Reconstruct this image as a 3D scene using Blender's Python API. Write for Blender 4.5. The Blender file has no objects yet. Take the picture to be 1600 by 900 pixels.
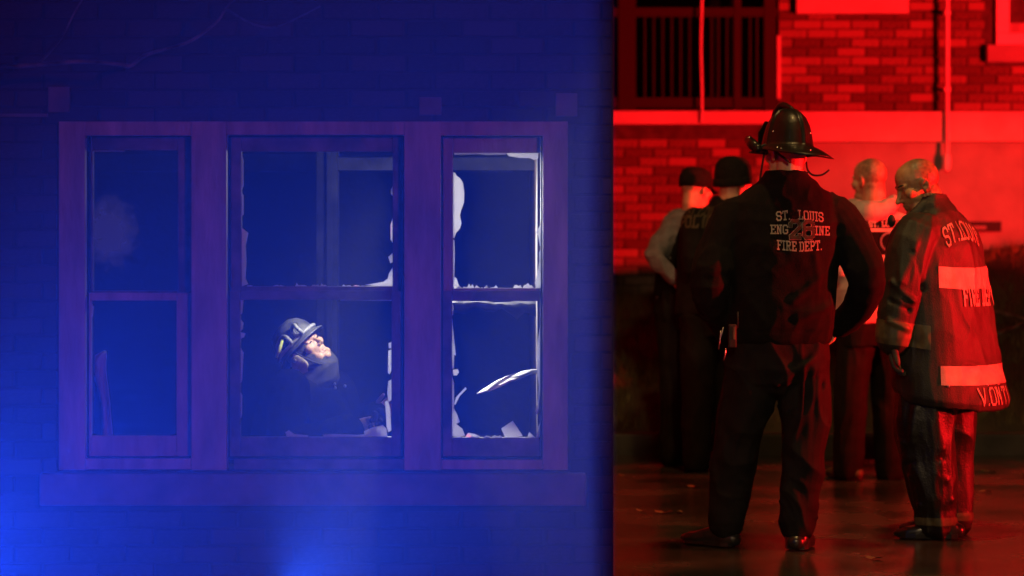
import bpy, bmesh, math, random
import numpy as np
from mathutils import Vector, Matrix
from mathutils.bvhtree import BVHTree

R = math.radians
rnd = random.Random(7)
S = bpy.context.scene
COL = S.collection

# ------------------------------------------------------------------ camera
F, HZ, CH = 4200.0, 358.0, 1.40          # focal length and horizon in 1600-px units, camera height
cam = bpy.data.cameras.new('camera')
cam.sensor_width = 36
cam.lens = 36 * F / 1600
cam.shift_y = -(450 - HZ) / 1600
cam.clip_end = 500
cam.dof.use_dof = True
cam.dof.focus_distance = 11.55
cam.dof.aperture_fstop = 2.1
camo = bpy.data.objects.new('camera', cam)
camo.location = (0, 0, CH)
camo.rotation_euler = (R(90), 0, 0)
COL.objects.link(camo)
S.camera = camo

# ------------------------------------------------------------------ world (night sky)
W = bpy.data.worlds.new('World')
S.world = W
W.use_nodes = True
nt = W.node_tree
nt.nodes.clear()
sky = nt.nodes.new('ShaderNodeTexSky')
sky.sky_type = 'NISHITA'
sky.sun_disc = False
sky.sun_elevation = R(-4)
sky.sun_rotation = R(200)
bg = nt.nodes.new('ShaderNodeBackground')
bg.inputs['Strength'].default_value = 0.012
wo = nt.nodes.new('ShaderNodeOutputWorld')
nt.links.new(sky.outputs[0], bg.inputs[0])
nt.links.new(bg.outputs[0], wo.inputs[0])

S.view_settings.view_transform = 'Standard'
S.view_settings.look = 'None'
S.view_settings.exposure = 0
S.view_settings.gamma = 1
S.view_settings.use_curve_mapping = False
S.render.engine = 'CYCLES'
S.cycles.use_denoising = True
try:
    S.cycles.denoiser = 'OPENIMAGEDENOISE'
except Exception:
    pass
S.cycles.max_bounces = 6
S.cycles.diffuse_bounces = 3
S.cycles.glossy_bounces = 3
S.cycles.volume_bounces = 0
S.cycles.sample_clamp_indirect = 4

def aim(o, target):
    o.rotation_euler = (Vector(target) - o.location).to_track_quat('-Z', 'Y').to_euler()

def lamp(name, kind, loc, color, power, target=None, size=0.1, cone=None, blend=0.2):
    l = bpy.data.lights.new(name, kind)
    l.color = color
    l.energy = power
    if kind != 'SUN':
        l.shadow_soft_size = size
    if cone:
        l.spot_size = R(cone)
        l.spot_blend = blend
    o = bpy.data.objects.new(name, l)
    o.location = loc
    if target is not None:
        aim(o, target)
    COL.objects.link(o)
    return o

# moon (the one sun lamp, lowered for night)
m_ = lamp('moon', 'SUN', (0, 0, 20), (0.8, 0.85, 1.0), 0.004)
m_.data.angle = R(0.5)
m_.rotation_euler = (R(50), 0, R(-20))
# red flasher to the right, over the roof of the added police car
RED = (9.6, 10.78, 1.51)
lamp('red_flasher', 'SPOT', RED, (1.0, 0.006, 0.008), 22500, (9.6 - 10 * math.cos(R(38)), 10.78 + 10 * math.sin(R(38)), 1.45), 0.12, 75, 0.03)
# blue flasher in front of the house, low at the left, with two added fills
lamp('blue_flasher', 'SPOT', (-2.38, 10.02, 0.06), (0.010, 0.062, 1.0), 2900, (-1.38, 9.22, 0.42), 0.10, 94, 0.8)
lamp('blue_fill_low', 'SPOT', (-0.82, 9.55, 0.03), (0.016, 0.085, 1.0), 640, (-0.46, 9.35, 0.40), 0.05, 112, 1.0)  # added lamp for the pale glow at the bottom of the smoke
lamp('blue_fill_far', 'SPOT', (-8.0, 8.55, 0.55), (0.008, 0.04, 1.0), 3400, (0.0, 8.55, 0.70), 0.1, 21, 0.6)  # added lamp giving the smoke an even blue veil
# red flasher behind the photographer, dim on the house front
lamp('red_flasher_far', 'SPOT', (2.5, 0.5, 2.6), (1.0, 0.08, 0.08), 450, (-1.0, 10.7, 1.1), 0.2, 24, 0.4)
# sodium street lamp behind the photographer
lamp('sodium_street_lamp', 'SPOT', (1.5, 10.95, 6.0), (1.0, 0.60, 0.19), 430, (1.5, 13.5, 0), 0.15, 62, 0.4)
lamp('street_lamp_light', 'SPOT', (1.0, 0.5, 4.6), (1.0, 0.66, 0.33), 1250, (2.62, 13, 0.7), 0.25, 21, 0.10)
# hand lamp held high inside the burnt room
lamp('hand_lamp', 'SPOT', (-0.45, 11.70, 1.55), (1.0, 0.94, 0.78), 88, (-0.91, 12.15, 0.86), 0.03, 24, 0.5)
lamp('shard_fill', 'SPOT', (-0.50, 12.7, 1.50), (1.0, 0.95, 0.86), 400, (0.0, 10.8, 1.05), 0.05, 44, 0.4)  # added lamp behind the window to brighten the glass shards
lamp('room_fill', 'POINT', (-0.30, 11.9, 1.7), (1.0, 0.95, 0.86), 16, None, 0.05)  # added weak fill for the whole room

# ------------------------------------------------------------------ helpers
def at(px, py, Y):
    return Vector(((px - 800) / F * Y, Y, CH - (py - HZ) / F * Y))

def tag(o, label=None, cat=None, group=None, kind=None):
    if label: o['label'] = label
    if cat: o['category'] = cat
    if group: o['group'] = group
    if kind: o['kind'] = kind
    return o

def root(name, loc, label, cat, group=None):
    o = bpy.data.objects.new(name, None)
    o.location = loc
    COL.objects.link(o)
    return tag(o, label, cat, group)

def link(name, me, mat, parent=None, smooth=False):
    """mesh in world coordinates -> object, origin moved to the parent's"""
    if mat is not None:
        me.materials.clear()
        me.materials.append(mat)
    if smooth:
        me.shade_smooth()
    o = bpy.data.objects.new(name, me)
    if parent is not None:
        p, off = parent, Vector((0, 0, 0))
        while p is not None:
            off += p.location
            p = p.parent
        me.transform(Matrix.Translation(-off))
        o.parent = parent
    COL.objects.link(o)
    return o

class Acc:
    def __init__(s):
        s.v, s.f = [], []
    def add(s, v, f):
        o = len(s.v)
        s.v += [tuple(q) for q in v]
        s.f += [tuple(i + o for i in q) for q in f]
        return s
    def loft(s, rings):
        n = len(rings[0])
        v = [p for r in rings for p in r]
        f = []
        for k in range(len(rings) - 1):
            for i in range(n):
                j = (i + 1) % n
                f.append((k * n + i, k * n + j, (k + 1) * n + j, (k + 1) * n + i))
        f.append(tuple(range(n))[::-1])
        f.append(tuple((len(rings) - 1) * n + i for i in range(n)))
        return s.add(v, f)
    def ball(s, c, r, M=None, nu=16, nv=10):
        if not hasattr(r, '__len__'): r = (r, r, r)
        M = M or Matrix.Identity(3)
        c = Vector(c)
        v = [c + M @ Vector((0, 0, r[2]))]
        for k in range(1, nv):
            a = math.pi * k / nv
            for i in range(nu):
                b = 2 * math.pi * i / nu
                v.append(c + M @ Vector((r[0] * math.sin(a) * math.cos(b), r[1] * math.sin(a) * math.sin(b), r[2] * math.cos(a))))
        v.append(c + M @ Vector((0, 0, -r[2])))
        f = [(0, 1 + i, 1 + (i + 1) % nu) for i in range(nu)]
        for k in range(nv - 2):
            for i in range(nu):
                j = (i + 1) % nu
                a = 1 + k * nu
                f.append((a + i, a + nu + i, a + nu + j, a + j))
        e = len(v) - 1
        a = 1 + (nv - 2) * nu
        f += [(e, a + (i + 1) % nu, a + i) for i in range(nu)]
        return s.add(v, f)
    def tube(s, pts, rads, n=12, up=(0, 0, 1), asp=1.0, ends=True, sub=0):
        pts = [Vector(p) for p in pts]
        rads = list(rads) if hasattr(rads, '__len__') else [rads] * len(pts)
        if sub:
            P2, R2 = [], []
            for i in range(len(pts) - 1):
                p0, p1, p2, p3 = pts[max(i - 1, 0)], pts[i], pts[i + 1], pts[min(i + 2, len(pts) - 1)]
                for k in range(sub):
                    t = k / sub
                    P2.append(0.5 * ((2 * p1) + (p2 - p0) * t + (2 * p0 - 5 * p1 + 4 * p2 - p3) * t * t + (3 * p1 - p0 - 3 * p2 + p3) * t ** 3))
                    R2.append(rads[i] * (1 - t) + rads[i + 1] * t)
            P2.append(pts[-1]); R2.append(rads[-1])
            pts, rads = P2, R2
        rings = []
        up = Vector(up)
        prev = None
        for i, p in enumerate(pts):
            t = (pts[min(i + 1, len(pts) - 1)] - pts[max(i - 1, 0)]).normalized()
            if prev is None:
                u = up - t * up.dot(t)
                if u.length < 1e-3:
                    u = Vector((1, 0, 0)) - t * t.x
            else:
                u = prev - t * prev.dot(t)
            u.normalize()
            prev = u
            w = t.cross(u)
            r = rads[i]
            rings.append([p + (u * math.cos(a) * r * asp + w * math.sin(a) * r) for a in (2 * math.pi * k / n for k in range(n))])
        s.loft(rings)
        if ends:
            s.ball(pts[0], rads[0] * min(1, asp) * 0.98, nu=n, nv=8)
            s.ball(pts[-1], rads[-1] * min(1, asp) * 0.98, nu=n, nv=8)
        return s
    def rings(s, L, yaw=0.0, n=32, power=2.4):
        """L: (centre, half width, half depth[, slope]) ; yaw turns the width axis"""
        ax = Vector((math.cos(yaw), math.sin(yaw), 0))
        ay = Vector((-math.sin(yaw), math.cos(yaw), 0))
        out = []
        for q in L:
            c, hw, hd = Vector(q[0]), q[1], q[2]
            sl = q[3] if len(q) > 3 else 0
            ring = []
            for k in range(n):
                a = 2 * math.pi * k / n
                ca, sa = math.cos(a), math.sin(a)
                x = hw * math.copysign(abs(ca) ** (2 / power), ca)
                y = hd * math.copysign(abs(sa) ** (2 / power), sa)
                ring.append(c + ax * x + ay * y + Vector((0, 0, sl * y)))
            out.append(ring)
        return s.loft(out)
    def box(s, a, b):
        (x0, y0, z0), (x1, y1, z1) = a, b
        v = [(x0, y0, z0), (x1, y0, z0), (x1, y1, z0), (x0, y1, z0), (x0, y0, z1), (x1, y0, z1), (x1, y1, z1), (x0, y1, z1)]
        return s.add(v, [(0, 3, 2, 1), (4, 5, 6, 7), (0, 1, 5, 4), (1, 2, 6, 5), (2, 3, 7, 6), (3, 0, 4, 7)])
    def mesh(s, name='m'):
        me = bpy.data.meshes.new(name)
        me.from_pydata(s.v, [], s.f)
        me.update()
        return me

def boxobj(name, a, b, mat, parent=None, bevel=0.0):
    a, b = Vector(a), Vector(b)
    lo = Vector((min(a.x, b.x), min(a.y, b.y), min(a.z, b.z)))
    hi = Vector((max(a.x, b.x), max(a.y, b.y), max(a.z, b.z)))
    me = Acc().box(lo, hi).mesh(name)
    if bevel:
        bm = bmesh.new(); bm.from_mesh(me)
        bmesh.ops.bevel(bm, geom=bm.edges[:], offset=bevel, segments=2, affect='EDGES', profile=0.6)
        bm.to_mesh(me); bm.free()
    return link(name, me, mat, parent)

# vectorised value noise
def _h(i, j, k):
    n = (i * 374761393 + j * 668265263 + k * 2147483647 + 1013904223) & 0xffffffff
    n = ((n ^ (n >> 13)) * 1274126177) & 0xffffffff
    return ((n ^ (n >> 16)) & 0xffff) / 65535.0
def vnoise(P):
    P = np.asarray(P, float)
    I = np.floor(P).astype(np.int64)
    f = P - I
    f = f * f * f * (f * (f * 6 - 15) + 10)
    out = 0
    for a in (0, 1):
        for b in (0, 1):
            for c in (0, 1):
                w = (f[:, 0] if a else 1 - f[:, 0]) * (f[:, 1] if b else 1 - f[:, 1]) * (f[:, 2] if c else 1 - f[:, 2])
                out = out + w * _h(I[:, 0] + a, I[:, 1] + b, I[:, 2] + c)
    return out
def ridge(P):
    return 1 - np.abs(2 * vnoise(P) - 1)
def seg_d(P, a, b):
    a, b = np.array(a), np.array(b)
    d = b - a
    t = np.clip(((P - a) @ d) / (d @ d), 0, 1)
    return np.linalg.norm(P - a - t[:, None] * d, axis=1)

def cloth(amp=0.012, f1=7.0, stretch=(1, 1, 0.55), folds=(), seed=0.0, fine=0.45):
    st = np.array(stretch)
    def fn(P, N):
        Q = P * f1 * st + seed
        wv = np.stack([vnoise(Q * 0.7 + 11), vnoise(Q * 0.7 + 37), vnoise(Q * 0.7 + 71)], 1) * 1.3
        d = amp * (ridge(Q + wv) ** 1.6 - 0.55)
        d += amp * fine * (ridge(Q * 2.3 + wv * 2) - 0.5)
        for a, b, w, hgt in folds:
            d += hgt * np.exp(-(seg_d(P, a, b) / w) ** 2)
        return N * d[:, None]
    return fn

def solid(name, acc, mat, voxel=0.007, smooth=4, fn=None, parent=None):
    """union of the closed pieces in acc as one continuous skin"""
    me = acc.mesh(name)
    ob = bpy.data.objects.new('tmp', me)
    COL.objects.link(ob)
    md = ob.modifiers.new('r', 'REMESH')
    md.mode = 'VOXEL'
    md.voxel_size = voxel
    if smooth:
        ms = ob.modifiers.new('s', 'SMOOTH')
        ms.factor = 0.5
        ms.iterations = smooth
    dg = bpy.context.evaluated_depsgraph_get()
    dg.update()
    m2 = bpy.data.meshes.new_from_object(ob.evaluated_get(dg))
    bpy.data.objects.remove(ob)
    bpy.data.meshes.remove(me)
    m2.name = name
    if fn:
        n = len(m2.vertices)
        co = np.empty(n * 3); m2.vertices.foreach_get('co', co); co = co.reshape(-1, 3)
        no = np.empty(n * 3, np.float32); m2.vertex_normals.foreach_get('vector', no); no = no.reshape(-1, 3).astype(float)
        co = co + fn(co, no)
        m2.vertices.foreach_set('co', co.ravel()); m2.update()
    m2['w'] = 1
    if parent is None:
        return m2
    return link(name, m2, mat, parent, True)

def shell(name, me_world, cuts, off, mat, parent, thick=0.0):
    """strip of a garment's surface between cutting planes, laid proud of it"""
    bm = bmesh.new(); bm.from_mesh(me_world)
    for co, no in cuts:
        bmesh.ops.bisect_plane(bm, geom=bm.verts[:] + bm.edges[:] + bm.faces[:], plane_co=co, plane_no=no, clear_outer=True)
    bm.normal_update()
    nn = [(v, v.normal.copy()) for v in bm.verts]
    for v, n in nn: v.co += n * off
    me = bpy.data.meshes.new(name); bm.to_mesh(me); bm.free()
    return link(name, me, mat, parent, True)

# ------------------------------------------------------------------ materials
def M(name, col, rough=0.7, col2=None, scale=8.0, metal=0.0, bump=0.0, bscale=40.0, spec=0.5, coat=0.0, emit=None, rnd_obj=0.0, detail=5, coord='Object', stretch=None):
    m = bpy.data.materials.new(name)
    m.use_nodes = True
    t = m.node_tree
    b = t.nodes['Principled BSDF']
    b.inputs['Base Color'].default_value = (*col, 1)
    b.inputs['Roughness'].default_value = rough
    b.inputs['Metallic'].default_value = metal
    b.inputs['Specular IOR Level'].default_value = spec
    if coat: b.inputs['Coat Weight'].default_value = coat
    tc = t.nodes.new('ShaderNodeTexCoord')
    src = tc.outputs[coord]
    if stretch:
        mp = t.nodes.new('ShaderNodeMapping')
        mp.inputs['Scale'].default_value = stretch
        t.links.new(src, mp.inputs[0]); src = mp.outputs[0]
    if col2 is not None:
        n = t.nodes.new('ShaderNodeTexNoise')
        n.inputs['Scale'].default_value = scale
        n.inputs['Detail'].default_value = detail
        t.links.new(src, n.inputs['Vector'])
        cr = t.nodes.new('ShaderNodeValToRGB')
        cr.color_ramp.elements[0].position = 0.35; cr.color_ramp.elements[0].color = (*col, 1)
        cr.color_ramp.elements[1].position = 0.68; cr.color_ramp.elements[1].color = (*col2, 1)
        if rnd_obj:
            oi = t.nodes.new('ShaderNodeObjectInfo')
            ma = t.nodes.new('ShaderNodeMath'); ma.operation = 'MULTIPLY_ADD'
            ma.inputs[1].default_value = rnd_obj; ma.inputs[2].default_value = -rnd_obj / 2
            ad = t.nodes.new('ShaderNodeMath'); ad.operation = 'ADD'
            t.links.new(oi.outputs['Random'], ma.inputs[0])
            t.links.new(ma.outputs[0], ad.inputs[0]); t.links.new(n.outputs[0], ad.inputs[1])
            t.links.new(ad.outputs[0], cr.inputs[0])
        else:
            t.links.new(n.outputs[0], cr.inputs[0])
        t.links.new(cr.outputs[0], b.inputs['Base Color'])
    if bump:
        n2 = t.nodes.new('ShaderNodeTexNoise')
        n2.inputs['Scale'].default_value = bscale
        n2.inputs['Detail'].default_value = 4
        t.links.new(src, n2.inputs['Vector'])
        bp = t.nodes.new('ShaderNodeBump')
        bp.inputs['Strength'].default_value = bump
        bp.inputs['Distance'].default_value = 0.01
        t.links.new(n2.outputs[0], bp.inputs['Height'])
        t.links.new(bp.outputs[0], b.inputs['Normal'])
    if emit:
        b.inputs['Emission Color'].default_value = (*emit[0], 1)
        b.inputs['Emission Strength'].default_value = emit[1]
    return m

m_brick = M('brick', (0.075, 0.042, 0.034), 0.85, (0.26, 0.16, 0.13), 9, bump=0.35, bscale=60, rnd_obj=0.48, spec=0.3)
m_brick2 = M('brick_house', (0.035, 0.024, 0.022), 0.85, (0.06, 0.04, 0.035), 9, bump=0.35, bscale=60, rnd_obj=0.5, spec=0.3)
m_mortar = M('mortar', (0.035, 0.03, 0.027), 0.95, (0.07, 0.06, 0.055), 12, bump=0.3)
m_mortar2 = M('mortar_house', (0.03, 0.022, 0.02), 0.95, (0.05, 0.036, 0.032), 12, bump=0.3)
m_stone = M('pale_stone', (0.44, 0.42, 0.38), 0.8, (0.58, 0.55, 0.50), 5, bump=0.2)
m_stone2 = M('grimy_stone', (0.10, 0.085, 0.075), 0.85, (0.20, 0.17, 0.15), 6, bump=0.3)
m_soot = M('sooty_shell', (0.004, 0.004, 0.004), 0.7, (0.010, 0.010, 0.009), 9, bump=0.3, bscale=160, spec=0.0)
m_hoodk = M('grey_knit', (0.022, 0.022, 0.021), 0.95, (0.045, 0.044, 0.040), 30, bump=0.3, bscale=260)
m_found = M('rendered_foundation', (0.22, 0.21, 0.19), 0.85, (0.31, 0.29, 0.27), 3.5, bump=0.25)
m_trim = M('painted_trim', (0.24, 0.20, 0.19), 0.6, (0.48, 0.42, 0.39), 5, bump=0.3, bscale=30, detail=9, stretch=(2.2, 1, .5))
m_trim2 = M('scorched_trim', (0.05, 0.045, 0.045), 0.75, (0.22, 0.19, 0.18), 7, bump=0.3, bscale=25)
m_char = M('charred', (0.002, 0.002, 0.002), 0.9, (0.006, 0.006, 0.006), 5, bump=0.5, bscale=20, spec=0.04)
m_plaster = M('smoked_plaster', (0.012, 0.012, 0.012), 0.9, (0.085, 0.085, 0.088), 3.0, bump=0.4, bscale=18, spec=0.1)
m_iron = M('black_iron', (0.008, 0.008, 0.008), 0.6, spec=0.3)
m_siding = M('brown_boards', (0.035, 0.018, 0.010), 0.7, (0.06, 0.032, 0.018), 6)
m_white = M('white_paint', (0.72, 0.70, 0.68), 0.5, (0.80, 0.78, 0.76), 8)
m_blackcloth = M('black_fleece', (0.0035, 0.0035, 0.0035), 0.95, (0.006, 0.0055, 0.0055), 30, bump=0.25, bscale=220, spec=0.15)
m_navy = M('dark_twill', (0.006, 0.0056, 0.0056), 0.8, (0.012, 0.011, 0.011), 14, bump=0.25, bscale=260, spec=0.12)
m_coat = M('turnout_shell', (0.011, 0.010, 0.0085), 0.58, (0.025, 0.0225, 0.0185), 9, bump=0.3, bscale=160, spec=0.35)
m_bunker = M('bunker_shell', (0.0025, 0.0023, 0.002), 0.45, (0.006, 0.0053, 0.0043), 9, bump=0.3, bscale=120, spec=0.5)
m_stripe = M('reflective_trim', (0.24, 0.225, 0.19), 0.5, (0.38, 0.355, 0.30), 14, bump=0.2, bscale=200)
m_cuff = M('dirty_yellow_trim', (0.045, 0.036, 0.015), 0.6, (0.10, 0.082, 0.036), 22)
m_letters = M('pale_print', (0.20, 0.195, 0.16), 0.8, (0.27, 0.26, 0.21), 60)
m_number = M('olive_print', (0.016, 0.020, 0.012), 0.85, (0.026, 0.030, 0.018), 60)
m_gold = M('dull_gold_print', (0.045, 0.036, 0.018), 0.8, (0.06, 0.05, 0.027), 40)
m_grey = M('grey_shirt', (0.11, 0.115, 0.13), 0.85, (0.17, 0.175, 0.195), 20, bump=0.2, bscale=240, spec=0.2)
m_hood = M('pale_grey_fleece', (0.36, 0.33, 0.31), 0.95, (0.46, 0.42, 0.40), 18, bump=0.25, bscale=200, spec=0.15)
m_boot = M('black_rubber', (0.010, 0.010, 0.010), 0.28, (0.02, 0.02, 0.02), 14, bump=0.15, bscale=60)
m_tanshoe = M('worn_shoe_leather', (0.05, 0.045, 0.025), 0.6, (0.09, 0.075, 0.04), 14)
m_helmet = M('black_helmet', (0.004, 0.004, 0.0035), 0.36, (0.009, 0.008, 0.007), 9, bump=0.2, bscale=30, coat=0.05, spec=0.22)
m_glass_dark = M('dark_glass', (0.01, 0.012, 0.016), 0.08)
m_strap = M('black_webbing', (0.008, 0.008, 0.008), 0.8)
m_metal = M('worn_metal', (0.45, 0.44, 0.42), 0.35, metal=1.0)
m_nomex = M('tan_hood_knit', (0.25, 0.21, 0.13), 0.95, (0.34, 0.29, 0.19), 30, bump=0.3, bscale=260)
m_yellow = M('lime_reflector', (0.55, 0.62, 0.10), 0.5)
m_greyhelm = M('scuffed_grey_helmet', (0.035, 0.037, 0.040), 0.42, (0.13, 0.135, 0.14), 16, bump=0.15)
m_gogglerim = M('goggle_strap', (0.22, 0.23, 0.24), 0.5, (0.32, 0.33, 0.33), 20)
m_sheet = M('white_sheet', (0.62, 0.63, 0.65), 0.7, (0.75, 0.76, 0.78), 6)
m_bark = M('wet_bark', (0.03, 0.025, 0.02), 0.45, (0.20, 0.18, 0.15), 14, bump=0.5, bscale=60)
m_beanie = M('black_knit', (0.008, 0.008, 0.008), 0.98, (0.014, 0.013, 0.013), 50, bump=0.4, bscale=160, spec=0.1)
m_glove = M('work_glove', (0.025, 0.023, 0.018), 0.75, (0.06, 0.055, 0.04), 20, bump=0.3, bscale=90)
m_leaf = M('dead_leaf', (0.10, 0.055, 0.02), 0.7, (0.16, 0.09, 0.035), 20)
m_grass = M('dry_grass', (0.07, 0.06, 0.02), 0.8, (0.15, 0.11, 0.045), 3)
m_soil = M('lawn_soil', (0.03, 0.024, 0.014), 0.95, (0.06, 0.048, 0.026), 2.5, bump=0.5, bscale=25)
m_kerb = M('kerb_concrete', (0.014, 0.013, 0.011), 0.8, (0.035, 0.031, 0.027), 5, bump=0.4, bscale=30)
m_eye = M('eye', (0.25, 0.22, 0.2), 0.2)
m_dark = M('dark_lash', (0.02, 0.014, 0.010), 0.7)

def skin_mat(name, c1, c2, stub=None):
    m = M(name, c1, 0.48, c2, 26, bump=0.12, bscale=220, spec=0.4)
    return m
m_skin = skin_mat('skin_light', (0.42, 0.25, 0.165), (0.53, 0.33, 0.23))
m_skin_t = skin_mat('skin_tan', (0.28, 0.165, 0.10), (0.37, 0.225, 0.14))
m_stub = M('cropped_hair', (0.10, 0.066, 0.042), 0.7, (0.19, 0.12, 0.078), 160, bump=0.25, bscale=500, detail=2)

def crop_skin(name, c1, c2):
    m = M(name, c1, 0.45, c2, 26, bump=0.15, bscale=240, spec=0.4)
    t_ = m.node_tree
    at_ = t_.nodes.new('ShaderNodeAttribute'); at_.attribute_name = 'hair'
    mx_ = t_.nodes.new('ShaderNodeMix'); mx_.data_type = 'RGBA'
    b_ = t_.nodes['Principled BSDF']
    src_ = b_.inputs['Base Color'].links[0].from_socket
    t_.links.new(at_.outputs['Fac'], mx_.inputs[0]); t_.links.new(src_, mx_.inputs[6])
    mx_.inputs[7].default_value = (0.045, 0.030, 0.019, 1)
    t_.links.new(mx_.outputs[2], b_.inputs['Base Color'])
    return m
m_skin_crop = crop_skin('skin_cropped_hair', (0.30, 0.155, 0.072), (0.40, 0.225, 0.115))
m_skin_crop2 = crop_skin('skin_shaved_head', (0.36, 0.215, 0.14), (0.46, 0.285, 0.195))
# translucent dirty glass for shards, thin clear glass for the pane that is left
def shard_mat():
    m = bpy.data.materials.new('broken_glass'); m.use_nodes = True
    t = m.node_tree; t.nodes.clear()
    o = t.nodes.new('ShaderNodeOutputMaterial')
    d = t.nodes.new('ShaderNodeBsdfDiffuse'); d.inputs[0].default_value = (0.75, 0.76, 0.78, 1)
    tr = t.nodes.new('ShaderNodeBsdfTranslucent'); tr.inputs[0].default_value = (0.80, 0.81, 0.84, 1)
    gl = t.nodes.new('ShaderNodeBsdfGlossy'); gl.inputs['Roughness'].default_value = 0.15
    m1 = t.nodes.new('ShaderNodeMixShader'); m1.inputs[0].default_value = 0.6
    m2 = t.nodes.new('ShaderNodeMixShader'); m2.inputs[0].default_value = 0.1
    t.links.new(d.outputs[0], m1.inputs[1]); t.links.new(tr.outputs[0], m1.inputs[2])
    t.links.new(m1.outputs[0], m2.inputs[1]); t.links.new(gl.outputs[0], m2.inputs[2])
    t.links.new(m2.outputs[0], o.inputs[0])
    return m
m_shard = shard_mat()

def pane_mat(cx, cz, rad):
    """clear pane, with one greyish, less clear patch"""
    m = bpy.data.materials.new('patchy_pane'); m.use_nodes = True
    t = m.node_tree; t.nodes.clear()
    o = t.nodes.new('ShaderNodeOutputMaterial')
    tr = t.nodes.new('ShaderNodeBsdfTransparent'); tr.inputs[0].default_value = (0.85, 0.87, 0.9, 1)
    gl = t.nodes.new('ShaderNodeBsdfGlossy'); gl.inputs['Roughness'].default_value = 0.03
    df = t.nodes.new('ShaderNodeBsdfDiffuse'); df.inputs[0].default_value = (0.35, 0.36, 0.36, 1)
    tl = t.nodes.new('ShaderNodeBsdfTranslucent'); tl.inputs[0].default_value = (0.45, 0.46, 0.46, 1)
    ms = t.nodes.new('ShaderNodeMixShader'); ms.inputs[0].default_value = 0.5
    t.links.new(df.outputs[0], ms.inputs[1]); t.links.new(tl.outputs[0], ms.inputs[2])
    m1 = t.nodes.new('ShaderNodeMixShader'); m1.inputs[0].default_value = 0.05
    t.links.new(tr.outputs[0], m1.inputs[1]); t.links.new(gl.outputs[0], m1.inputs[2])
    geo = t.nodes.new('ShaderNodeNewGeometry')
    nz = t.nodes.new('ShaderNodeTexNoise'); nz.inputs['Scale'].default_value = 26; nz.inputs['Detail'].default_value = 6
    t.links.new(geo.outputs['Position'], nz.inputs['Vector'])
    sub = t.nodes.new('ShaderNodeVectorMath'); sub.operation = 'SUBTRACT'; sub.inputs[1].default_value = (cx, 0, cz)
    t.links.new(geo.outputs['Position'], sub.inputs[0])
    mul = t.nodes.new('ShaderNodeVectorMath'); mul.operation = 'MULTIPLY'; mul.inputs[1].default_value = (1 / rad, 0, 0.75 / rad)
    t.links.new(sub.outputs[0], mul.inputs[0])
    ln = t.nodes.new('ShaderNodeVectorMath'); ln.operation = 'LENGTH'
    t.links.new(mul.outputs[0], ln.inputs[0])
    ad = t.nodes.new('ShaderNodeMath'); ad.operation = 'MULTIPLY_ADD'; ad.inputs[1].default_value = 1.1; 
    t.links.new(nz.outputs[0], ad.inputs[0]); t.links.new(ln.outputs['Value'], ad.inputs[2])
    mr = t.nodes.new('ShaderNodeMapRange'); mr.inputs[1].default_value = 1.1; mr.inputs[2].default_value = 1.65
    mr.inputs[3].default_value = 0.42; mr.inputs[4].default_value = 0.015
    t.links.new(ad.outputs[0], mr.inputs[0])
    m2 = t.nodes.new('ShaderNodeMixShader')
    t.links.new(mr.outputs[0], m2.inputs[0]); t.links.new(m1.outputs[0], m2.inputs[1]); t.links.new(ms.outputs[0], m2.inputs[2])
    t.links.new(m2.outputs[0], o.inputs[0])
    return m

def road_mat():
    m = bpy.data.materials.new('wet_asphalt'); m.use_nodes = True
    t = m.node_tree; b = t.nodes['Principled BSDF']
    tc = t.nodes.new('ShaderNodeTexCoord')
    n1 = t.nodes.new('ShaderNodeTexNoise'); n1.inputs['Scale'].default_value = 1.5; n1.inputs['Detail'].default_value = 9
    n2 = t.nodes.new('ShaderNodeTexNoise'); n2.inputs['Scale'].default_value = 110; n2.inputs['Detail'].default_value = 3
    t.links.new(tc.outputs['Object'], n1.inputs['Vector']); t.links.new(tc.outputs['Object'], n2.inputs['Vector'])
    c = t.nodes.new('ShaderNodeValToRGB')
    c.color_ramp.elements[0].position = 0.3; c.color_ramp.elements[0].color = (0.012, 0.011, 0.009, 1)
    c.color_ramp.elements[1].position = 0.75; c.color_ramp.elements[1].color = (0.065, 0.057, 0.045, 1)
    mx = t.nodes.new('ShaderNodeMath'); mx.operation = 'MULTIPLY_ADD'; mx.inputs[1].default_value = 0.45; 
    t.links.new(n2.outputs[0], mx.inputs[0])
    ml = t.nodes.new('ShaderNodeMath'); ml.operation = 'MULTIPLY'; ml.inputs[1].default_value = 0.6
    t.links.new(n1.outputs[0], ml.inputs[0]); t.links.new(ml.outputs[0], mx.inputs[2])
    t.links.new(mx.outputs[0], c.inputs[0]); t.links.new(c.outputs[0], b.inputs['Base Color'])
    mr = t.nodes.new('ShaderNodeMapRange'); mr.inputs[1].default_value = 0.38; mr.inputs[2].default_value = 0.62
    mr.inputs[3].default_value = 0.07; mr.inputs[4].default_value = 0.30
    t.links.new(n1.outputs[0], mr.inputs[0]); t.links.new(mr.outputs[0], b.inputs['Roughness'])
    bp = t.nodes.new('ShaderNodeBump'); bp.inputs['Strength'].default_value = 0.22; bp.inputs['Distance'].default_value = 0.004
    t.links.new(n2.outputs[0], bp.inputs['Height']); t.links.new(bp.outputs[0], b.inputs['Normal'])
    return m
m_road = road_mat()

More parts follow.
